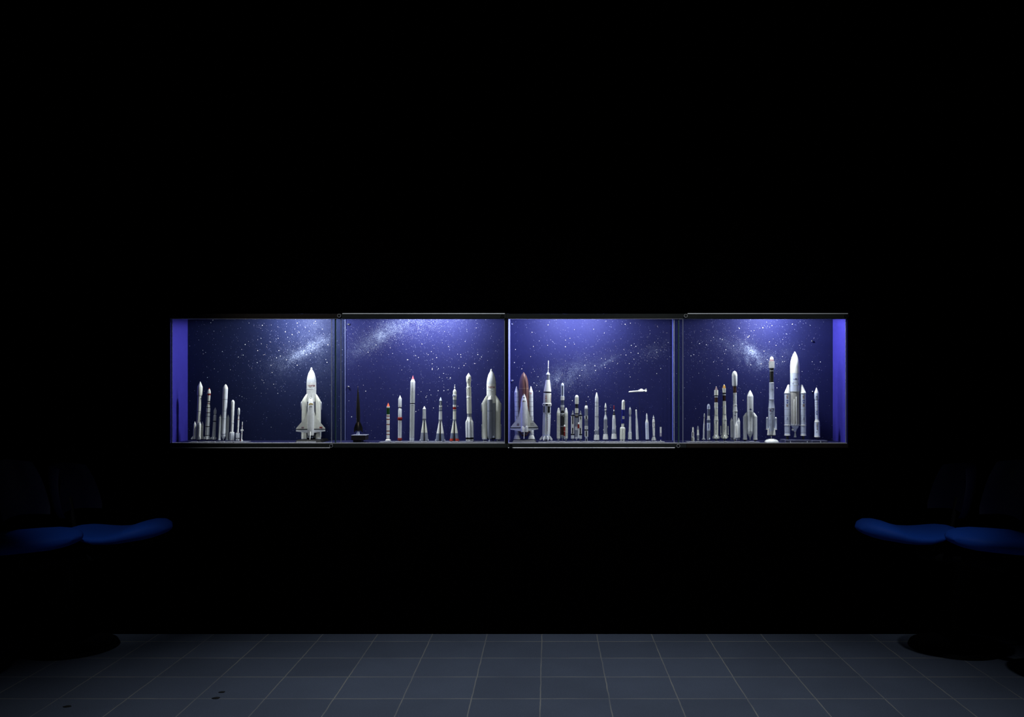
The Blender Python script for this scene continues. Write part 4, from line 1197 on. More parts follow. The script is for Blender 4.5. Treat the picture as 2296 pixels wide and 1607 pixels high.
ax = [(1409.2, 878.6, .3), (1410, 878.5, 1.1), (1412, 878.3, 1.9), (1430, 877.0, 2.0), (1444, 876.2, 2.0), (1447.5, 876.2, 1.8), (1450.4, 876.2, 1.6)]
rings = []
for (px, py, rad) in ax:
    rings.append([loc(px, py + rad * math.sin(2 * math.pi * i / 18), rad * math.cos(2 * math.pi * i / 18)) for i in range(18)])
ring_loft(fus, rings, [0] * (len(ax) - 1))
finish(fus, 'fuselage', [P('white')], pl_root)
def slab(name, m, pts, parent, th):
    """pts: (px, py, depth) corner loop; thickened a little downwards"""
    bm = bmesh.new()
    vv = [[bm.verts.new(loc(x, y + t, d)) for x, y, d in pts] for t in (0, th)]
    n = len(pts)
    bm.faces.new(vv[0]); bm.faces.new(vv[1][::-1])
    for i in range(n):
        bm.faces.new((vv[0][i], vv[0][(i + 1) % n], vv[1][(i + 1) % n], vv[1][i]))
    return finish(bm, name, [P(m)], parent, smooth=False)
slab('wing', 'white', [(1429, 876, 0), (1437, 871.2, 13), (1440, 871.4, 13), (1444, 875, 0)], pl_root, .8)
slab('wing', 'white', [(1429, 876, 0), (1437, 876.6, -13), (1441, 876.8, -13), (1444, 875.6, 0)], pl_root, .8)
bm = bmesh.new()
rings = []
for (px, py, rad, h) in ((1430, 875.5, .6, .5), (1434, 874.2, 1.5, 1.5), (1440, 874.2, 1.5, 1.6), (1445, 875, .9, .8)):
    rings.append([loc(px, py + h * math.sin(2 * math.pi * i / 14), rad * math.cos(2 * math.pi * i / 14)) for i in range(14)])
ring_loft(bm, rings, [0] * 3)
finish(bm, 'wing_root_fairing', [P('white')], pl_root)
for dpt in (5, -5):
    slab('tail_fin', 'white', [(1444.5, 875, 0), (1447.4, 871.6 if dpt > 0 else 877.4, dpt), (1449.6, 871.8 if dpt > 0 else 877.6, dpt), (1449.4, 875.4, 0)], pl_root, .6)
slab('tail_fin', 'white', [(1445.6, 874.6, -.3), (1448.2, 870.8, -.3), (1449.8, 870.9, -.3), (1449.4, 874.6, -.3), (1449.4, 874.6, .3), (1449.8, 870.9, .3), (1448.2, 870.8, .3), (1445.6, 874.6, .3)], pl_root, .25)

# ---- bay four ----
B4 = 'fourth'
r = Rocket(1553.4, 1553.8, 957.5, 'shortest rocket of the fourth bay, cream with black panels and black fins', B4)
r.L('nose_cone', 'cream', (957.5, .4), (958.5, 1.3), (960, 1.7), (968, 1.8))
r.L('upper_stage', 'white', (968, 2.5), (978.6, 2.7))
r.decal('black_panel', 'black', [(-1.1, .9, 968.4, 978.2)], 2.75)
r.L('lower_stage', 'cream', (978.6, 2.8), (981, 2.6), (988.8, 2.5))
r.fins('black', [(2.2, 979.6), (3.8, 982.6), (4.0, 988.8), (2.2, 988.8)], (180, -110), .8)
r.fins('white', [(2.2, 979), (3.9, 981.6), (4.0, 988.8), (2.2, 988.8)], (-15, 80), 1.4)

r = Rocket(1565, 1565, 954, 'small grey-tipped rocket with ribbed grey base in the fourth bay', B4)
r.L('nose_cone', 'grey', (954, .3), (956, 1.2), (959, 1.9), (963, 2.0))
r.L('upper_stage', 'cream', (963, 2.0), (969, 2.1), 'white', (974, 2.7), (975.6, 2.8), 'dark', (975.8, 2.5), (976.4, 2.5))
r.L('lower_stage', 'grey', (976.4, 2.6), (982, 2.6), 'dark', (982, 2.6), (982.6, 2.6), 'silver', (982.6, 2.6), (985.6, 2.4), 'grey', (985.6, 2.4), (988.8, 2.2))

r = Rocket(1577.5, 1579.7, 926, 'very slender white rocket with small splayed fins, third in the fourth bay', B4)
r.L('nose_cone', 'white', (926, .2), (929, 1.4), 'silver', (934, 1.6), (936, .9), 'dark', (937, .9))
r.L('upper_stage', 'white', (937, 1.1), (949, 1.3))
r.L('lower_stage', 'pale', (949, 1.4), (951, 1.8), (965, 2.0), (981, 2.2), (983.4, 2.4))
r.decal('raceway', 'mauve', [(.6, 1.0, 938, 948), (.9, 1.3, 952, 980)], 1.9)
r.fins('white', [(1.8, 980.6), (3.8, 984), (3.7, 985.8), (1.8, 985.6)], (5, 185, -85, 95), .9)
r.L('engine_nozzle', 'silver', (984, .8), (988, .6), seg=12)

r = Rocket(1588.6, 1588.9, 905, 'grey and white rocket with round nose, between the slender one and the brown-tipped one', B4)
r.L('payload_fairing', 'bluewhite', *ogive(905, 911, 3.4, 5, .5, .6), (917, 3.5))
r.decal('window', 'blue', [(-.3, 1.0, 910, 915.6)], 3.5)
r.L('upper_stage', 'slate', (917, 3.1), (931.6, 3.1), 'white', (931.6, 3.0), (937, 3.1), 'pale', (941, 4.0), 'slate', (942, 4.0), (947.4, 4.0))
r.decal('painted_highlight', 'grey', [(-2.6, -1.6, 918, 931)], 3.15)  # lighter side strip: a highlight put into the paint
r.L('lower_stage', 'bluewhite', (947.4, 4.1), (965, 4.1), 'grey', (965, 4.1), (984, 4.2), (986.6, 3.2))
r.decal('patch', 'blue', [(-.5, .8, 951, 960)], 4.15)
r.L('side_motor', 'bluewhite', (981.2, .5), (982.4, 1.5), (984, 1.5), (985.6, .6), dx=2.2, dy=-3.2, seg=14)
r.pin(986, 1.0)


def ariane_low(label, xb, xt, ytop, nose, nose_in, boosters):
    r = Rocket(xb, xt, ytop, label, B4)
    d = ytop - 866
    if nose == 'amber':
        r.L('nose_cone', 'white', (861.5, .3), (863, 1.4), 'amber', (863.2, 1.6), (866, 2.8), (870, 3.9))
        r.L('payload_fairing', 'cream', (870, 4.0), (880.2, 4.0), 'black', (880.2, 3.8), (883.6, 3.6), 'pale', (883.8, 3.9), (886, 3.9))
        r.L('upper_stage', 'brown', (886, 3.3), (899, 3.3))
        y0, y1, y2 = 899, 928, 940
    else:
        r.L('nose_cone', 'white', (866, .3), (867.2, 1.0), 'mauve', (867.4, 1.1), (874, 3.2))
        r.L('payload_fairing', 'cream', (874.2, 4.3), (886, 4.35), 'black', (886, 4.1), (888.6, 3.7), 'pale', (889, 3.8), (890.4, 3.8))
        r.L('upper_stage', 'brown', (890.4, 3.5), (902, 3.5))
        y0, y1, y2 = 902, 930, 941
    r.L('middle_stage', 'pale', (y0, 3.9), (y0 + 1, 4.1), 'cream', (y0 + 1, 3.9), (y0 + 11, 3.9), 'pale', (y0 + 11, 4.2), (y0 + 12.4, 4.2), 'cream', (y0 + 12.4, 3.95), (y1, 4.0), 'silver', (y1, 4.4), (y1 + 1.6, 4.4), 'cream', (y1 + 1.6, 4.1), (y2, 5.0), 'silver', (y2, 5.5), (y2 + 1.6, 5.5))
    r.L('lower_stage', 'cream', (y2 + 1.6, 5.0), (960, 5.0), 'silver', (960, 5.05), (960.6, 5.05), 'cream', (960.6, 5.0), (976, 5.1), (978, 5.6), (982.6, 5.8), 'dark', (983.6, 4.6), (984.4, 3.6))
    r.decal('studs', 'dark', [(x_, x_ + .7, y1 - .6, y1 + .6) for x_ in (-2.6, -.4, 1.8)], 4.5)
    return r


r = ariane_low('cream rocket with brownish see-through nose tip and dark brown band, small base fins', 1605.4, 1605.8, 866, 'mauve', None, 0)
r.decal('emblem', 'navy', [(-.8, .8, 946.6, 948.6), (-.4, .5, 950.4, 951.2), (-.5, .4, 952, 952.8)], 5.05)
r.decal('marking', 'slate', [(-1, 1.2, 961.5, 962.2), (-.8, 1.4, 966, 966.6), (-1.2, .6, 971, 971.6)], 5.05)
r.fins('pale', [(4.8, 975), (7.8, 978.6), (7.8, 982.4), (5.2, 983.6)], (5, 185, 95, -85), 1.6)
r.nozzles(circ(4, 2.4, 45), 984, 988.2, 1.0, 1.5, 'steel')
r.pin(984, .6)

r = ariane_low('cream rocket with amber nose tip, brown band and two thin side boosters', 1624.4, 1623.6, 861.5, 'amber', None, 1)
r.decal('marking', 'slate', [(-1.0, -.2, 950, 951.4), (.3, .9, 951, 953.4), (-.8, 1.0, 962, 962.8), (-1.6, -.4, 966, 967)], 5.05)
for dx in (-8.0, 8.0):
    r.L('booster', 'cream', (954, .4), (956, 1.3), 'silver', (972, 1.3), 'cream', (973, 1.7), (974.4, 1.5), dx=dx, dy=0, seg=14)
    r.L('strut', 'silver', (971.2, .5), (972.4, .5), dx=dx * .78, dy=0, seg=8)
r.fins('cream', [(4.8, 974.4), (8.6, 977.4), (8.6, 980.2), (5.2, 982.6)], (2, 182, 92, -88), 1.6)
r.nozzles(circ(4, 2.4, 45), 983.4, 987.4, 1.0, 1.5, 'steel')
r.pin(984, .6)

r = Rocket(1648.6, 1646.9, 831, 'tall rocket with long white fairing, brown band and four pointed boosters', B4)
r.L('payload_fairing', 'white', *ogive(831, 842, 6.0, 6, .4, .62), 'pale', (862, 5.9), (864, 5.3), 'silver', (865.4, 5.0))
r.L('upper_stage', 'brown', (865.4, 3.9), (880.6, 3.8))
r.L('middle_stage', 'white', (880.6, 4.4), (882, 4.4), 'pale', (882, 4.1), (907, 4.1), 'white', (907, 4.8), (909, 4.8), 'pale', (909, 4.3), (920.6, 5.4), 'white', (920.6, 5.8), (922.4, 5.8))
r.decal('lettering', 'dark', [(.2, .9, 884 + i * 3, 885.4 + i * 3) for i in range(7)], 4.15)
r.L('lower_stage', 'pale', (922.4, 5.1), (984.6, 5.1), 'dark', (985, 3.8), (985.8, 3.6))
r.decal('emblem', 'navy', [(-1.6, 2.0, 930.8, 931.6), (-.3, .8, 930, 932.4)], 5.15)
for (dx, dy, m_) in ((-7.7, 3.5, 'pale'), (8.0, 3.5, 'pale'), (3.2, -7.4, 'white'), (-3.6, 9, 'pale')):
    yy = 936 if m_ == 'pale' else 944
    r.L('booster', 'white', (yy, .2), (yy + 9, 3.2), m_, (yy + 9.2, 3.3), (980.6, 3.3), 'grey', (981, 2.2), (983, 1.4), (986.4, 1.6), dx=dx, dy=dy, seg=18)
r.nozzles(circ(4, 2.4, 45), 985, 988, .9, 1.4, 'silver')
r.pin(985, .6)

r = Rocket(1681.9, 1681.8, 874.5, 'stout white rocket with blue diamond emblem and two slant-topped grey boosters', B4)
r.L('payload_fairing', 'white', (874.5, .4), (876, 1.5), (880, 3.8), (885, 6.0), (888, 7.0), 'pale', (889, 7.2), (923, 7.2))
r.decal('emblem', 'navy', [(1.0 - w_ / 2, 1.0 + w_ / 2, 914.8 + i * .7, 915.5 + i * .7) for i, w_ in enumerate((.8, 1.6, 2.6, 5.8, 2.6, 1.6, .8))], 7.25)
r.L('core_stage', 'silver', (923, 7.4), (924, 7.4), 'pale', (924, 7.2), (930, 7.2), (932, 6.6), (966, 6.4), 'silver', (966.4, 6.6), (967.4, 6.6), 'pale', (967.4, 6.4), (971.6, 6.2), 'silver', (976, 4.2), (982.4, .9), (985.6, 1.2))
for x_ in (-.4, 2.4):
    r.L('feed_line', 'white', (936 if x_ > 1 else 945, .5), (966, .5), dx=x_ + .8, dy=-6.6, seg=8)
for sx in (-1, 1):
    ox = sx * 11.2
    r.L('booster', 'white', (924.6, .6, -sx * 3.4), (926, 1.7, -sx * 2.6), (933.4, 4.3), 'pale', (934, 4.4), (981, 4.4), 'white', (984, 4.9), (985.4, 4.9), 'black', (985.6, 3.4), (987.6, 3.4), dx=ox, dy=0)
    r.pin(987, 1.2, ox)

# the rocket on the white dome stand
DZ = Z(993) + 0.0185
r = Rocket(1729.6, 1730.3, 799, 'tall white rocket with black band and see-through nose, on a white dome foot', B4, .08, ground=Z(993) + .0205)
r.L('nose_cone', 'white', *ogive(799, 805, 4.0, 5, .4, .6), 'tan', (805.6, 4.4), 'mauve', (806, 4.5), (809.6, 5.0))
r.L('payload_fairing', 'white', (809.8, 6.3), (824.6, 6.4), (825.4, 5.0))
r.L('upper_stage', 'olive', (825.4, 4.6), (830.4, 4.6), 'pale', (830.6, 4.9), (832.2, 4.9), 'olive', (832.4, 4.4), (857, 4.4))
r.L('middle_stage', 'pale', (857, 5.0), (858.4, 5.5), 'bluewhite', (858.4, 5.3), (872, 5.4), 'silver', (872, 5.5), (872.8, 5.5), 'bluewhite', (872.8, 5.4), (895, 5.4), 'grey', (896.6, 5.9), (897.6, 5.9), 'bluewhite', (900, 5.6), (914, 7.2), 'silver', (914, 7.6), (915, 7.6))
r.decal('lettering', 'slate', [(2.6, 3.4, 872 + i * 3, 874 + i * 3) for i in range(7)], 5.5)
r.decal('studs', 'slate', [(x_, x_ + 1.0, 895.4, 897) for x_ in (-3.4, -.6, 2.2)], 6.0)
r.L('lower_stage', 'bluewhite', (915, 7.3), (933.6, 7.4), 'silver', (933.6, 7.5), (934.4, 7.5), 'bluewhite', (934.4, 7.4), (958, 7.4), (966, 6.8), 'pale', (974.6, 6.8), 'dark', (975, 5.4), (976.6, 4.8))
r.decal('emblem', 'navy', [(-3.4, -1.4, 917, 918), (-4.2, -3.4, 918, 921), (-1.2, -.4, 918, 920.4), (1.6, 4.4, 914.8, 915.8), (3.8, 4.8, 916, 920), (-2.4, 3.8, 921.6, 922.4)], 7.5)
r.decal('emblem', 'red', [(-2.9, -1.6, 918.8, 921.2)], 7.55)
r.decal('lettering', 'slate', [(-3.2, -2.6, 926, 928.6), (-2.2, -1.2, 927.4, 928.4), (-.8, .2, 925.2, 927)], 7.5)
for sx in (-1, 1):
    r.L('booster', 'white', (934.6, .5), (936.6, 2.0), 'bluewhite', (937, 2.3), (961, 2.3), 'white', (962, 2.7), (963.6, 2.2), dx=sx * 9.6, dy=-1, seg=16)
    r.L('booster', 'white', (934.6, .5), (936.6, 2.0), 'bluewhite', (937, 2.3), (961, 2.3), 'white', (962, 2.7), (963.6, 2.2), dx=sx * 2.2, dy=9.4 * sx if sx > 0 else 9.4, seg=16)
    r.L('engine_fairing', 'white', (957, .4, -sx * 1), (962, 1.6), (974.8, 3.0), 'dark', (975, 2.2), (977, 1.6), dx=sx * 6.4, dy=-4.2, seg=16)
r.decal('raceway', 'slate', [(-3.9, -3.3, 940, 955), (3.6, 4.0, 940, 957)], 7.5)
r.L('support_pin', 'white', (975.4, 1.0), (r.g, 1.0), seg=12)
s = bmesh.new()
rings = []
for (a_, h_) in ((1, 0), (.985, .12), (.93, .33), (.82, .57), (.65, .76), (.42, .91), (.2, .98), (.05, 1)):
    rings.append([(.0392 * a_ * math.cos(2 * math.pi * i / 32), .0392 * a_ * math.sin(2 * math.pi * i / 32), .0202 * h_ + .0004) for i in range(32)])
ring_loft(s, rings, [0] * 7)
o = finish(s, 'dome_stand', [P('white')], angle=60)
o.location = (X(1729.8, .08), .08, Z(993))
tag(o, 'low white dome foot under the tall black-banded rocket', 'stand')

ST4 = Z(993) + .0135
r = Rocket(1782.9, 1782.2, 787.6, 'tallest rocket of all, large white pointed body with two thick white boosters', B4, .115, ground=ST4)
r.L('payload_fairing', 'white', (787.6, .4), (789, 1.4), (795, 4.5), (801, 7.0), (808, 9.0), (815, 10.0), (821, 10.3), (836, 10.4), 'silver', (836, 10.45), (836.6, 10.45), 'bluewhite', (836.6, 10.4), (856, 10.4))
r.decal('emblem', 'navy', [(2.2 - w_ / 2, 2.2 + w_ / 2, 847 + i * .8, 847.8 + i * .8) for i, w_ in enumerate((.9, 1.8, 2.8, 11.5, 2.4, 1.2))], 10.5)
r.L('upper_stage', 'silver', (856, 10.5), (857, 10.5), 'bluewhite', (857, 10.4), (863, 10.4), 'silver', (863, 10.5), (863.8, 10.5), 'bluewhite', (863.8, 10.4), (877, 10.3), 'silver', (877, 10.4), (877.8, 10.4))
r.decal('hatch', 'slate', [(7.4, 8.6, 859, 862.4), (-5, -3.4, 859, 860.6)], 10.5)
r.L('core_stage', 'beige', (877.8, 9.9), (950, 9.8), 'pale', (953, 9.6), (955.6, 7.0))
for x_, yt in ((-1.8, 894.6), (2.8, 889)):
    r.L('feed_line', 'white', (yt, .3), (yt + 1, .8), (952, .8), dx=x_, dy=-10.0, seg=10)
r.L('thrust_frame', 'bluewhite', (955, 8.0), (957, 7.6), (962, 4.0), (966, 2.6), 'pale', (967, 2.2), (968, 2.6))
r.L('engine_nozzle', 'silver', (968, 1.3), (972, 1.6), (976, 2.4), (980, 3.1))
for (dx, dy) in ((-6, -2), (-4, -5)):
    r.L('tank', 'silver', (960, .5), (962, 1.8), (964, 1.8), (966, .5), dx=dx, dy=dy, seg=12)
for sx, ox in ((-1, -17.0), (1, 17.6)):
    b = ['white', (862, .9, -sx * 3.2), (863, 2.0, -sx * 3.0), (867, 3.0, -sx * 2.3), (880, 6.2), 'pale', (880.4, 6.6), (882, 6.6), 'bluewhite', (882.2, 6.1)]
    for ys in (906, 917.5, 930.6, 943):
        b += [(ys, 6.1), 'grey', (ys, 6.12), (ys + .5, 6.12), 'bluewhite', (ys + .5, 6.1)]
    b += [(951.8, 6.1), 'white', (952, 6.5), (953.6, 6.5), 'bluewhite', (953.8, 6.1), (968.6, 6.1), 'grey', (968.6, 6.15), (969.2, 6.15), 'bluewhite', (969.2, 6.1), (973, 6.1), 'white', (974.4, 6.5), (976.4, 6.6)]
    bo = r.L('booster', *b, dx=ox, dy=0)
    r.L('engine_nozzle', 'dark', (976.4, 4.4), (978, 3.0), 'olive', (980, 2.6), (984.4, 3.4), dx=ox, dy=0, seg=18, parent=bo)
    cx_ = 1.2 if sx > 0 else .6
    fl = []
    for i in range(4):
        for j in range(2):
            fl.append((cx_ - 2.2 + j * 2.1, cx_ - .5 + j * 2.1, 886 + i * 1.9, 887.3 + i * 1.9))
    for nm, q in (('gold', fl[0::3]), ('rust', fl[1::3]), ('navy', fl[2::3])):
        r.decal('flags', nm, q, 6.15, ox, 0, bo)
    fl = [(a, b_, c + 20, d + 20) for a, b_, c, d in fl[:6]]
    for nm, q in (('dark', fl[0::3]), ('gold', fl[1::3]), ('rust', fl[2::3])):
        r.decal('flags', nm, q, 6.15, ox, 0, bo)
    r.decal('emblem', 'blue', [(cx_ - 1.8, cx_ + 1.4, 896, 897), (cx_ - 2.4, cx_ - 1.2, 897, 899.4), (cx_ + .8, cx_ + 2.0, 896.8, 899.6), (cx_ - .6, cx_ + .6, 898, 899), (cx_ - 1.8, cx_ + 1.8, 901.4, 903.4)], 6.15, ox, 0, bo)
    r.decal('emblem', 'navy', [(cx_ - .6, cx_ + .6, 935.4, 938), (cx_ - 1.8, cx_ + 1.8, 939.4, 940.2)], 6.15, ox, 0, bo)
    r.L('strut', 'white', (952.4, .7), (954, .7), dx=ox - sx * 7.6, dy=0, seg=8)
    r.pin(984, .8, ox)


def clear_mat():
    m = bpy.data.materials.new('frosted_acrylic')
    m.use_nodes = True
    b = m.node_tree.nodes['Principled BSDF']
    b.inputs['Base Color'].default_value = (0.16, 0.17, 0.30, 1)
    b.inputs['Roughness'].default_value = .25
    b.inputs['Transmission Weight'].default_value = .35
    return m


CL = clear_mat()


def acrylic(label, px0, px1, cards, top):
    s = empty('acrylic_stand', (X((px0 + px1) / 2, .09), .09, Z(993)), label, 'stand', 'acrylic rocket stands')
    hw = (px1 - px0) / 2 * (D + .06) / F
    boxes('slab', CL, [(-hw, hw, -.055, .07, .0004, top)], s, .0008)
    for (a, b) in cards:
        c = (a + b) / 2 - (px0 + px1) / 2
        hh = (b - a) / 2
        kk = (D + .03) / F
        boxes('support_block', P('pale'), [((c - hh) * kk, (c + hh) * kk, -.0575, -.0555, .0006, .009)], s)


acrylic('wide clear acrylic slab under the tallest rocket', 1756, 1812, [(1765.5, 1767), (1803, 1805)], .0131)
acrylic('narrow clear acrylic slab at the far right under the necked rocket', 1815.5, 1849, [(1832.5, 1834.5)], .0113)

r = Rocket(1832.4, 1830.8, 868.5, 'white rocket with conical nose and narrower middle, standing alone at far right', B4, .10, ground=Z(993) + .0117)
r.L('payload_fairing', 'white', (868.5, .3), (870, 1.2), (880.4, 5.0), 'bluewhite', (881, 5.1), (892.6, 5.1), (896.6, 4.1))
r.decal('emblem', 'navy', [(-.8, .8, 887.6, 889.6), (-1.8, 2, 889, 889.6)], 5.15)
b = ['grey', (896.6, 4.1), (897.4, 4.1), 'bluewhite', (897.4, 4.2)]
for ys in (901, 905.6, 912, 919):
    b += [(ys, 4.2), 'grey', (ys, 4.3), (ys + .6, 4.3), 'bluewhite', (ys + .6, 4.2)]
b += [(940, 4.2), 'white', (941, 4.3), (946, 6.0)]
r.L('upper_stage', *b)
r.decal('emblem', 'blue', [(-1.6, 1.6, 921.6, 922.6), (-2.2, -1.2, 922.6, 926), (1.2, 2.2, 922.6, 926), (-2, 2, 927, 928.4)], 4.3)
r.L('lower_stage', 'grey', (946, 6.05), (947, 6.05), 'bluewhite', (947, 6.1), (976.4, 6.1), 'white', (977, 6.4), (979.6, 6.4), 'grey', (980.4, 5.6), 'dark', (981.4, 3.2), (983.4, 2.6))
for i, nm in enumerate(('gold', 'rust', 'navy', 'gold', 'dark')):
    r.decal('flags', nm, [(-.7, .9, 948.4 + i * 3, 950.4 + i * 3)], 6.2)
r.decal('marking', 'slate', [(-1.6, 1.4, 967, 967.7), (-1.8, -1.2, 968, 970)], 6.2)
r.pin(983, .7)
# ------------------------------------------------------------------ base boards and label cards
BOARD = mat('grey_board', (0.155, 0.165, 0.215), .5, 0, .1, .3, None, 40)


def board(label, px0, px1, y0=.03, y1=.128):
    o = boxes('base_board', BOARD, [(X(px0, y0), X(px1, y0), y0, y1, Z(993) + .0003, ZP - .0002)], None, .0012)
    o.data.transform(Matrix.Translation((-X((px0 + px1) / 2), -.08, -Z(993))))
    o.location = (X((px0 + px1) / 2), .08, Z(993))
    tag(o, label, 'board', 'thin grey boards under the rocket rows')


board('thin grey board under the leftmost row of seven rockets', 423, 550)
board('thin grey board under the row from the orange-tipped to the grey-cylinder rocket', 849, 1130)
board('thin grey board under the long row right of the winged shuttle', 1207, 1491)
board('thin grey board under the row of eight rockets left of the white dome', 1542.5, 1704)

CARD = mat('white_card', (0.66, 0.66, 0.72), .6)
CARDS = [(428.6, 442.3, 'far left four-booster rocket'), (454, 467, 'red-collared rocket'), (469, 482, 'short grey rocket of the leftmost row'), (492, 503, 'tall rocket with two grey boosters'), (509, 519, 'slim white rocket with a booster ring'), (521, 531, 'thin red-ringed rocket'), (532.4, 542, 'needle-thin leftmost-bay rocket'),
         (861, 877, 'orange-tipped rocket'), (886, 902, 'rocket with two thick red rings'), (914, 928, 'pink-tipped rocket'), (943, 958, 'shortest cone-based rocket'), (976.5, 992, 'cone-based rocket with grey-blue bands'), (1012.7, 1027, 'red-footed rocket'), (1046, 1061, 'rocket with six black-banded boosters'), (1084, 1091, 'heavy rocket with the grey cylinder'),
         (1226, 1245, 'tall needle-spired rocket'), (1253, 1267.6, 'dark-cored rocket with white boosters'), (1284, 1299.6, 'rocket with caged boosters'), (1307, 1324, 'rocket with black panels and lattice spike'), (1329.7, 1347, 'tall plain rocket with grey waist'), (1350, 1366, 'short white-nosed rocket with flared skirt'), (1368, 1386, 'red-spired rocket'), (1388.5, 1401.6, 'navy blue rocket'), (1408, 1420, 'slender grey-necked rocket'), (1422, 1437, 'left-leaning slim rocket'), (1448, 1459, 'bottle-shaped rocket'), (1462, 1473, 'zigzag-marked rocket'), (1477, 1490, 'tiny lilac-based rocket'),
         (1546, 1559, 'black-finned shortest rocket'), (1561, 1571.5, 'small grey-tipped rocket'), (1573, 1584, 'very slender finned rocket'), (1585, 1596, 'round-nosed grey and white rocket'), (1603, 1612, 'brownish-nosed cream rocket'), (1623.4, 1631, 'amber-nosed rocket'), (1647, 1659, 'brown-banded rocket with pointed boosters'), (1681, 1691, 'stout rocket with the diamond emblem')]
for (a, b, what) in CARDS:
    yc = .0335
    hw = (b - a) / 2 * (D + yc) / F
    o = boxes('label_card', CARD, [(-hw, hw, -.003, .009, 0.0001, .0022)])
    o.location = (X((a + b) / 2, yc), yc, ZP)
    tag(o, 'small white label card in front of the ' + what, 'label card', 'white cards on the rocket boards')

# ------------------------------------------------------------------ seats at either side
FAB = mat('blue_upholstery', (0.004, 0.060, 0.40), .7, 0, .12, .25, None, 300)
BASEM = mat('seat_black_metal', (0.003, 0.003, 0.004), .7, 0, 0, .1)


def cushion(name, pts, yc, hw, parent, k, off):
    """seat from a side outline: pts (px, top, bottom); lens-shaped in plan"""
    bm = bmesh.new()
    n = 20
    rings = []
    x0, x1 = pts[0][0], pts[-1][0]
    for (px, t, b) in pts:
        u = (px - x0) / (x1 - x0) * 2 - 1
        wd = hw * max(.05, (1 - abs(u) ** 3.2)) ** .5
        zc, hz = Z((t + b) / 2, yc), (b - t) / 2 * k
        ring = []
        for i in range(n):
            a = 2 * math.pi * i / n
            c, s_ = math.cos(a), math.sin(a)
            ring.append((X(px, yc), yc + wd * math.copysign(abs(c) ** .7, c), zc + max(hz, .003) * math.copysign(abs(s_) ** .8, s_)))
        rings.append(ring)
    ring_loft(bm, rings, [0] * (len(rings) - 1))
    for v in bm.verts:
        v.co -= off
    bmesh.ops.subdivide_edges(bm, edges=bm.edges[:], cuts=1, use_grid_fill=True, smooth=.6)
    return finish(bm, name, [FAB], parent, angle=80)


SHELL = mat('shaded_navy_shell', (0.0012, 0.0018, 0.016), .5, 0, 0, .3)  # near-black colour stands in for the shade on the backrests


def back_shell(name, px, py0, py1, yc, hw, lean, parent, off, sg):
    bm = bmesh.new()
    n, m = 10, 8
    fr = []
    for lay in (0, 1):
        g = []
        for j in range(m + 1):
            t = j / m
            row = []
            for i in range(n + 1):
                u = -1 + 2 * i / n
                wd = hw * (1 - .35 * t ** 3) * (1 if t > .1 else .92)
                zz_ = Z(py1 + (py0 - py1) * t, yc)
                xx = X(px, yc) + sg * (.11 * (1 - u * u) ** .5 * 1.0 - .02) * -1 * .55 + sg * lean * t * -1 + (lay * .03) * -sg
                row.append(bm.verts.new(Vector((xx, yc + wd * u, zz_ + .02 * (1 - u * u))) - off))
            g.append(row)
        fr.append(g)
    for lay in (0, 1):
        for j in range(m):
            for i in range(n):
                q = (fr[lay][j][i], fr[lay][j][i + 1], fr[lay][j + 1][i + 1], fr[lay][j + 1][i])
                bm.faces.new(q if lay else q[::-1])
    for j in range(m):
        for i in (0, n):
            bm.faces.new((fr[0][j][i], fr[0][j + 1][i], fr[1][j + 1][i], fr[1][j][i]))
    for i in range(n):
        for j in (0, m):
            bm.faces.new((fr[0][j][i], fr[0][j][i + 1], fr[1][j][i + 1], fr[1][j][i]))
    return finish(bm, name, [SHELL], parent, angle=60)


def tube(name, p0, p1, r0, r1, m, parent, off):
    d = (p1 - p0)
    q = d.to_track_quat('Z', 'Y')
    bm = bmesh.new()
    rings = []
    for (pp, rr) in ((p0, r0), (p1, r1)):
        rings.append([pp + q @ Vector((rr * math.cos(2 * math.pi * i / 48), rr * math.sin(2 * math.pi * i / 48), 0)) - off for i in range(48)])
    ring_loft(bm, rings, [0])
    return finish(bm, name, [m], parent)


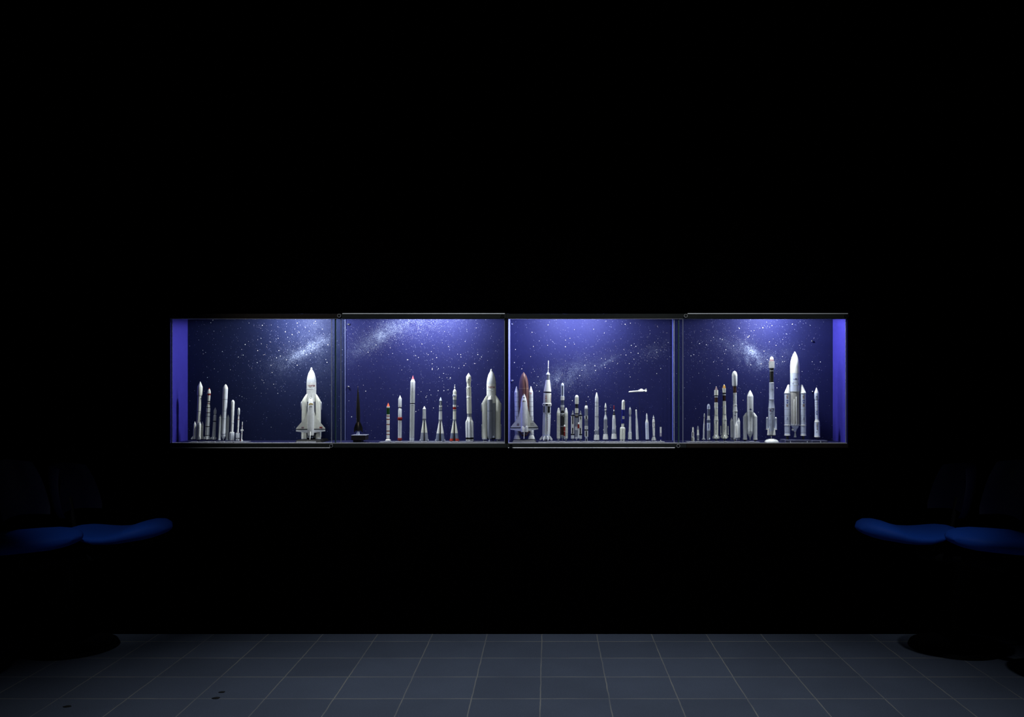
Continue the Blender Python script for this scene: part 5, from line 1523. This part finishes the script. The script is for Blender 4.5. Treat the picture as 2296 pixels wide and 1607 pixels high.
def seat_pair(side, label):
    """two upholstered seats on one beam and foot; side = +1 right of the photo, -1 left"""
    mir = (lambda p: p) if side < 0 else (lambda p: 2302 - p)
    base = Vector((X(mir(159), -.26), -.26, 0))
    root = empty('beam_seat', base, label, 'seat', 'blue seats beside the case')
    y1, y2 = -.36, -.74
    c1 = [(172, 1180, 1184), (178, 1179, 1187), (190, 1179.5, 1191), (205, 1181.5, 1198), (225, 1183.5, 1207), (250, 1184.5, 1213), (275, 1183.5, 1213), (300, 1178, 1211), (320, 1170.5, 1208), (340, 1166, 1205), (358, 1165.5, 1201), (372, 1169.5, 1196), (380, 1175, 1191), (384, 1181, 1186)]
    c1 = [(p - 5, t, b) for p, t, b in c1]
    tops = ((-60, 1202, 1226), (-50, 1200.5, 1234), (-30, 1198, 1238), (0, 1195, 1239), (30, 1192, 1238), (70, 1189, 1235), (110, 1187, 1231), (140, 1188, 1228), (162, 1191, 1223.5), (174, 1195, 1218), (180, 1199, 1213), (183, 1203, 1208))
    c2 = [(p - 9, t, b) for p, t, b in tops]

    def mm(c):
        q = [(mir(p), t, b) for p, t, b in c]
        return q if q[0][0] < q[-1][0] else q[::-1]
    s1 = cushion('seat', mm(c1), y1, .20, root, (D + y1) / F, base)
    s2 = cushion('seat', mm(c2), y2, .20, root, (D + y2) / F, base)
    sg = -side
    back_shell('backrest', mir(185), 1046, 1150, y1, .20, .06, root, base, sg)
    back_shell('backrest', mir(60), 1040, 1165, y2, .20, .06, root, base, sg)
    a = Vector((X(mir(240), y1), y1, Z(1212, y1) + .004))
    b = Vector((X(mir(45), y2), y2, Z(1236, y2) + .004))
    lowz = min(a.z, b.z) - .07
    tube('beam', Vector((a.x, a.y, lowz)), Vector((b.x, b.y, lowz)), .022, .022, BASEM, root, base)
    tube('seat_post', Vector((a.x, a.y, lowz)), a, .016, .016, BASEM, root, base)
    tube('seat_post', Vector((b.x, b.y, lowz)), b, .016, .016, BASEM, root, base)
    mid = Vector(((a.x + b.x) / 2, (a.y + b.y) / 2, lowz))
    tube('column', Vector((base.x, base.y, .02)), mid, .03, .028, BASEM, root, base)
    for (px, yy, top, z0) in ((mir(178), y1, 1150, a.z), (mir(-20), y2, 1165, b.z)):
        tube('back_stem', Vector((X(px, yy) - sg * .01, yy, z0 - .02)), Vector((X(px, yy) - sg * .05, yy, Z(top, yy) + .08)), .012, .012, BASEM, root, base)
    tube('base_plate', Vector((base.x, base.y, .0006)), Vector((base.x, base.y, .02)), .235, .225, BASEM, root, base)


seat_pair(-1, 'pair of dim blue seats on one foot at the left edge of the room')
seat_pair(1, 'pair of dim blue seats on one foot at the right edge of the room')

# small dark chips lying on the tiles
CHIP = mat('dark_chip', (0.004, 0.004, 0.005), .8)
for (px, py, r_, what) in ((497, 1552, .012, 'upper of two small dark chips lying close together on the floor tiles'), (485, 1565, .014, 'lower of two small dark chips lying close together on the floor tiles'), (151, 1584, .013, 'single small dark chip on the floor tiles at far left')):
    dist = F * CZ / (py - VY)
    bm = bmesh.new()
    rg = random.Random(px)
    rings = []
    q = [rg.uniform(.7, 1.25) for _ in range(9)]
    for (h_, m_) in ((0.0004, 1), (.003, .9), (.0045, .5)):
        rings.append([(r_ * 1.2 * m_ * q[i] * math.cos(2 * math.pi * i / 9), r_ * .8 * m_ * q[i] * math.sin(2 * math.pi * i / 9), h_) for i in range(9)])
    ring_loft(bm, rings, [0, 0])
    o = finish(bm, 'floor_chip', [CHIP])
    o.location = ((px - VX) * dist / F, dist - D, 0)
    tag(o, what, 'debris', 'dark chips on the floor')
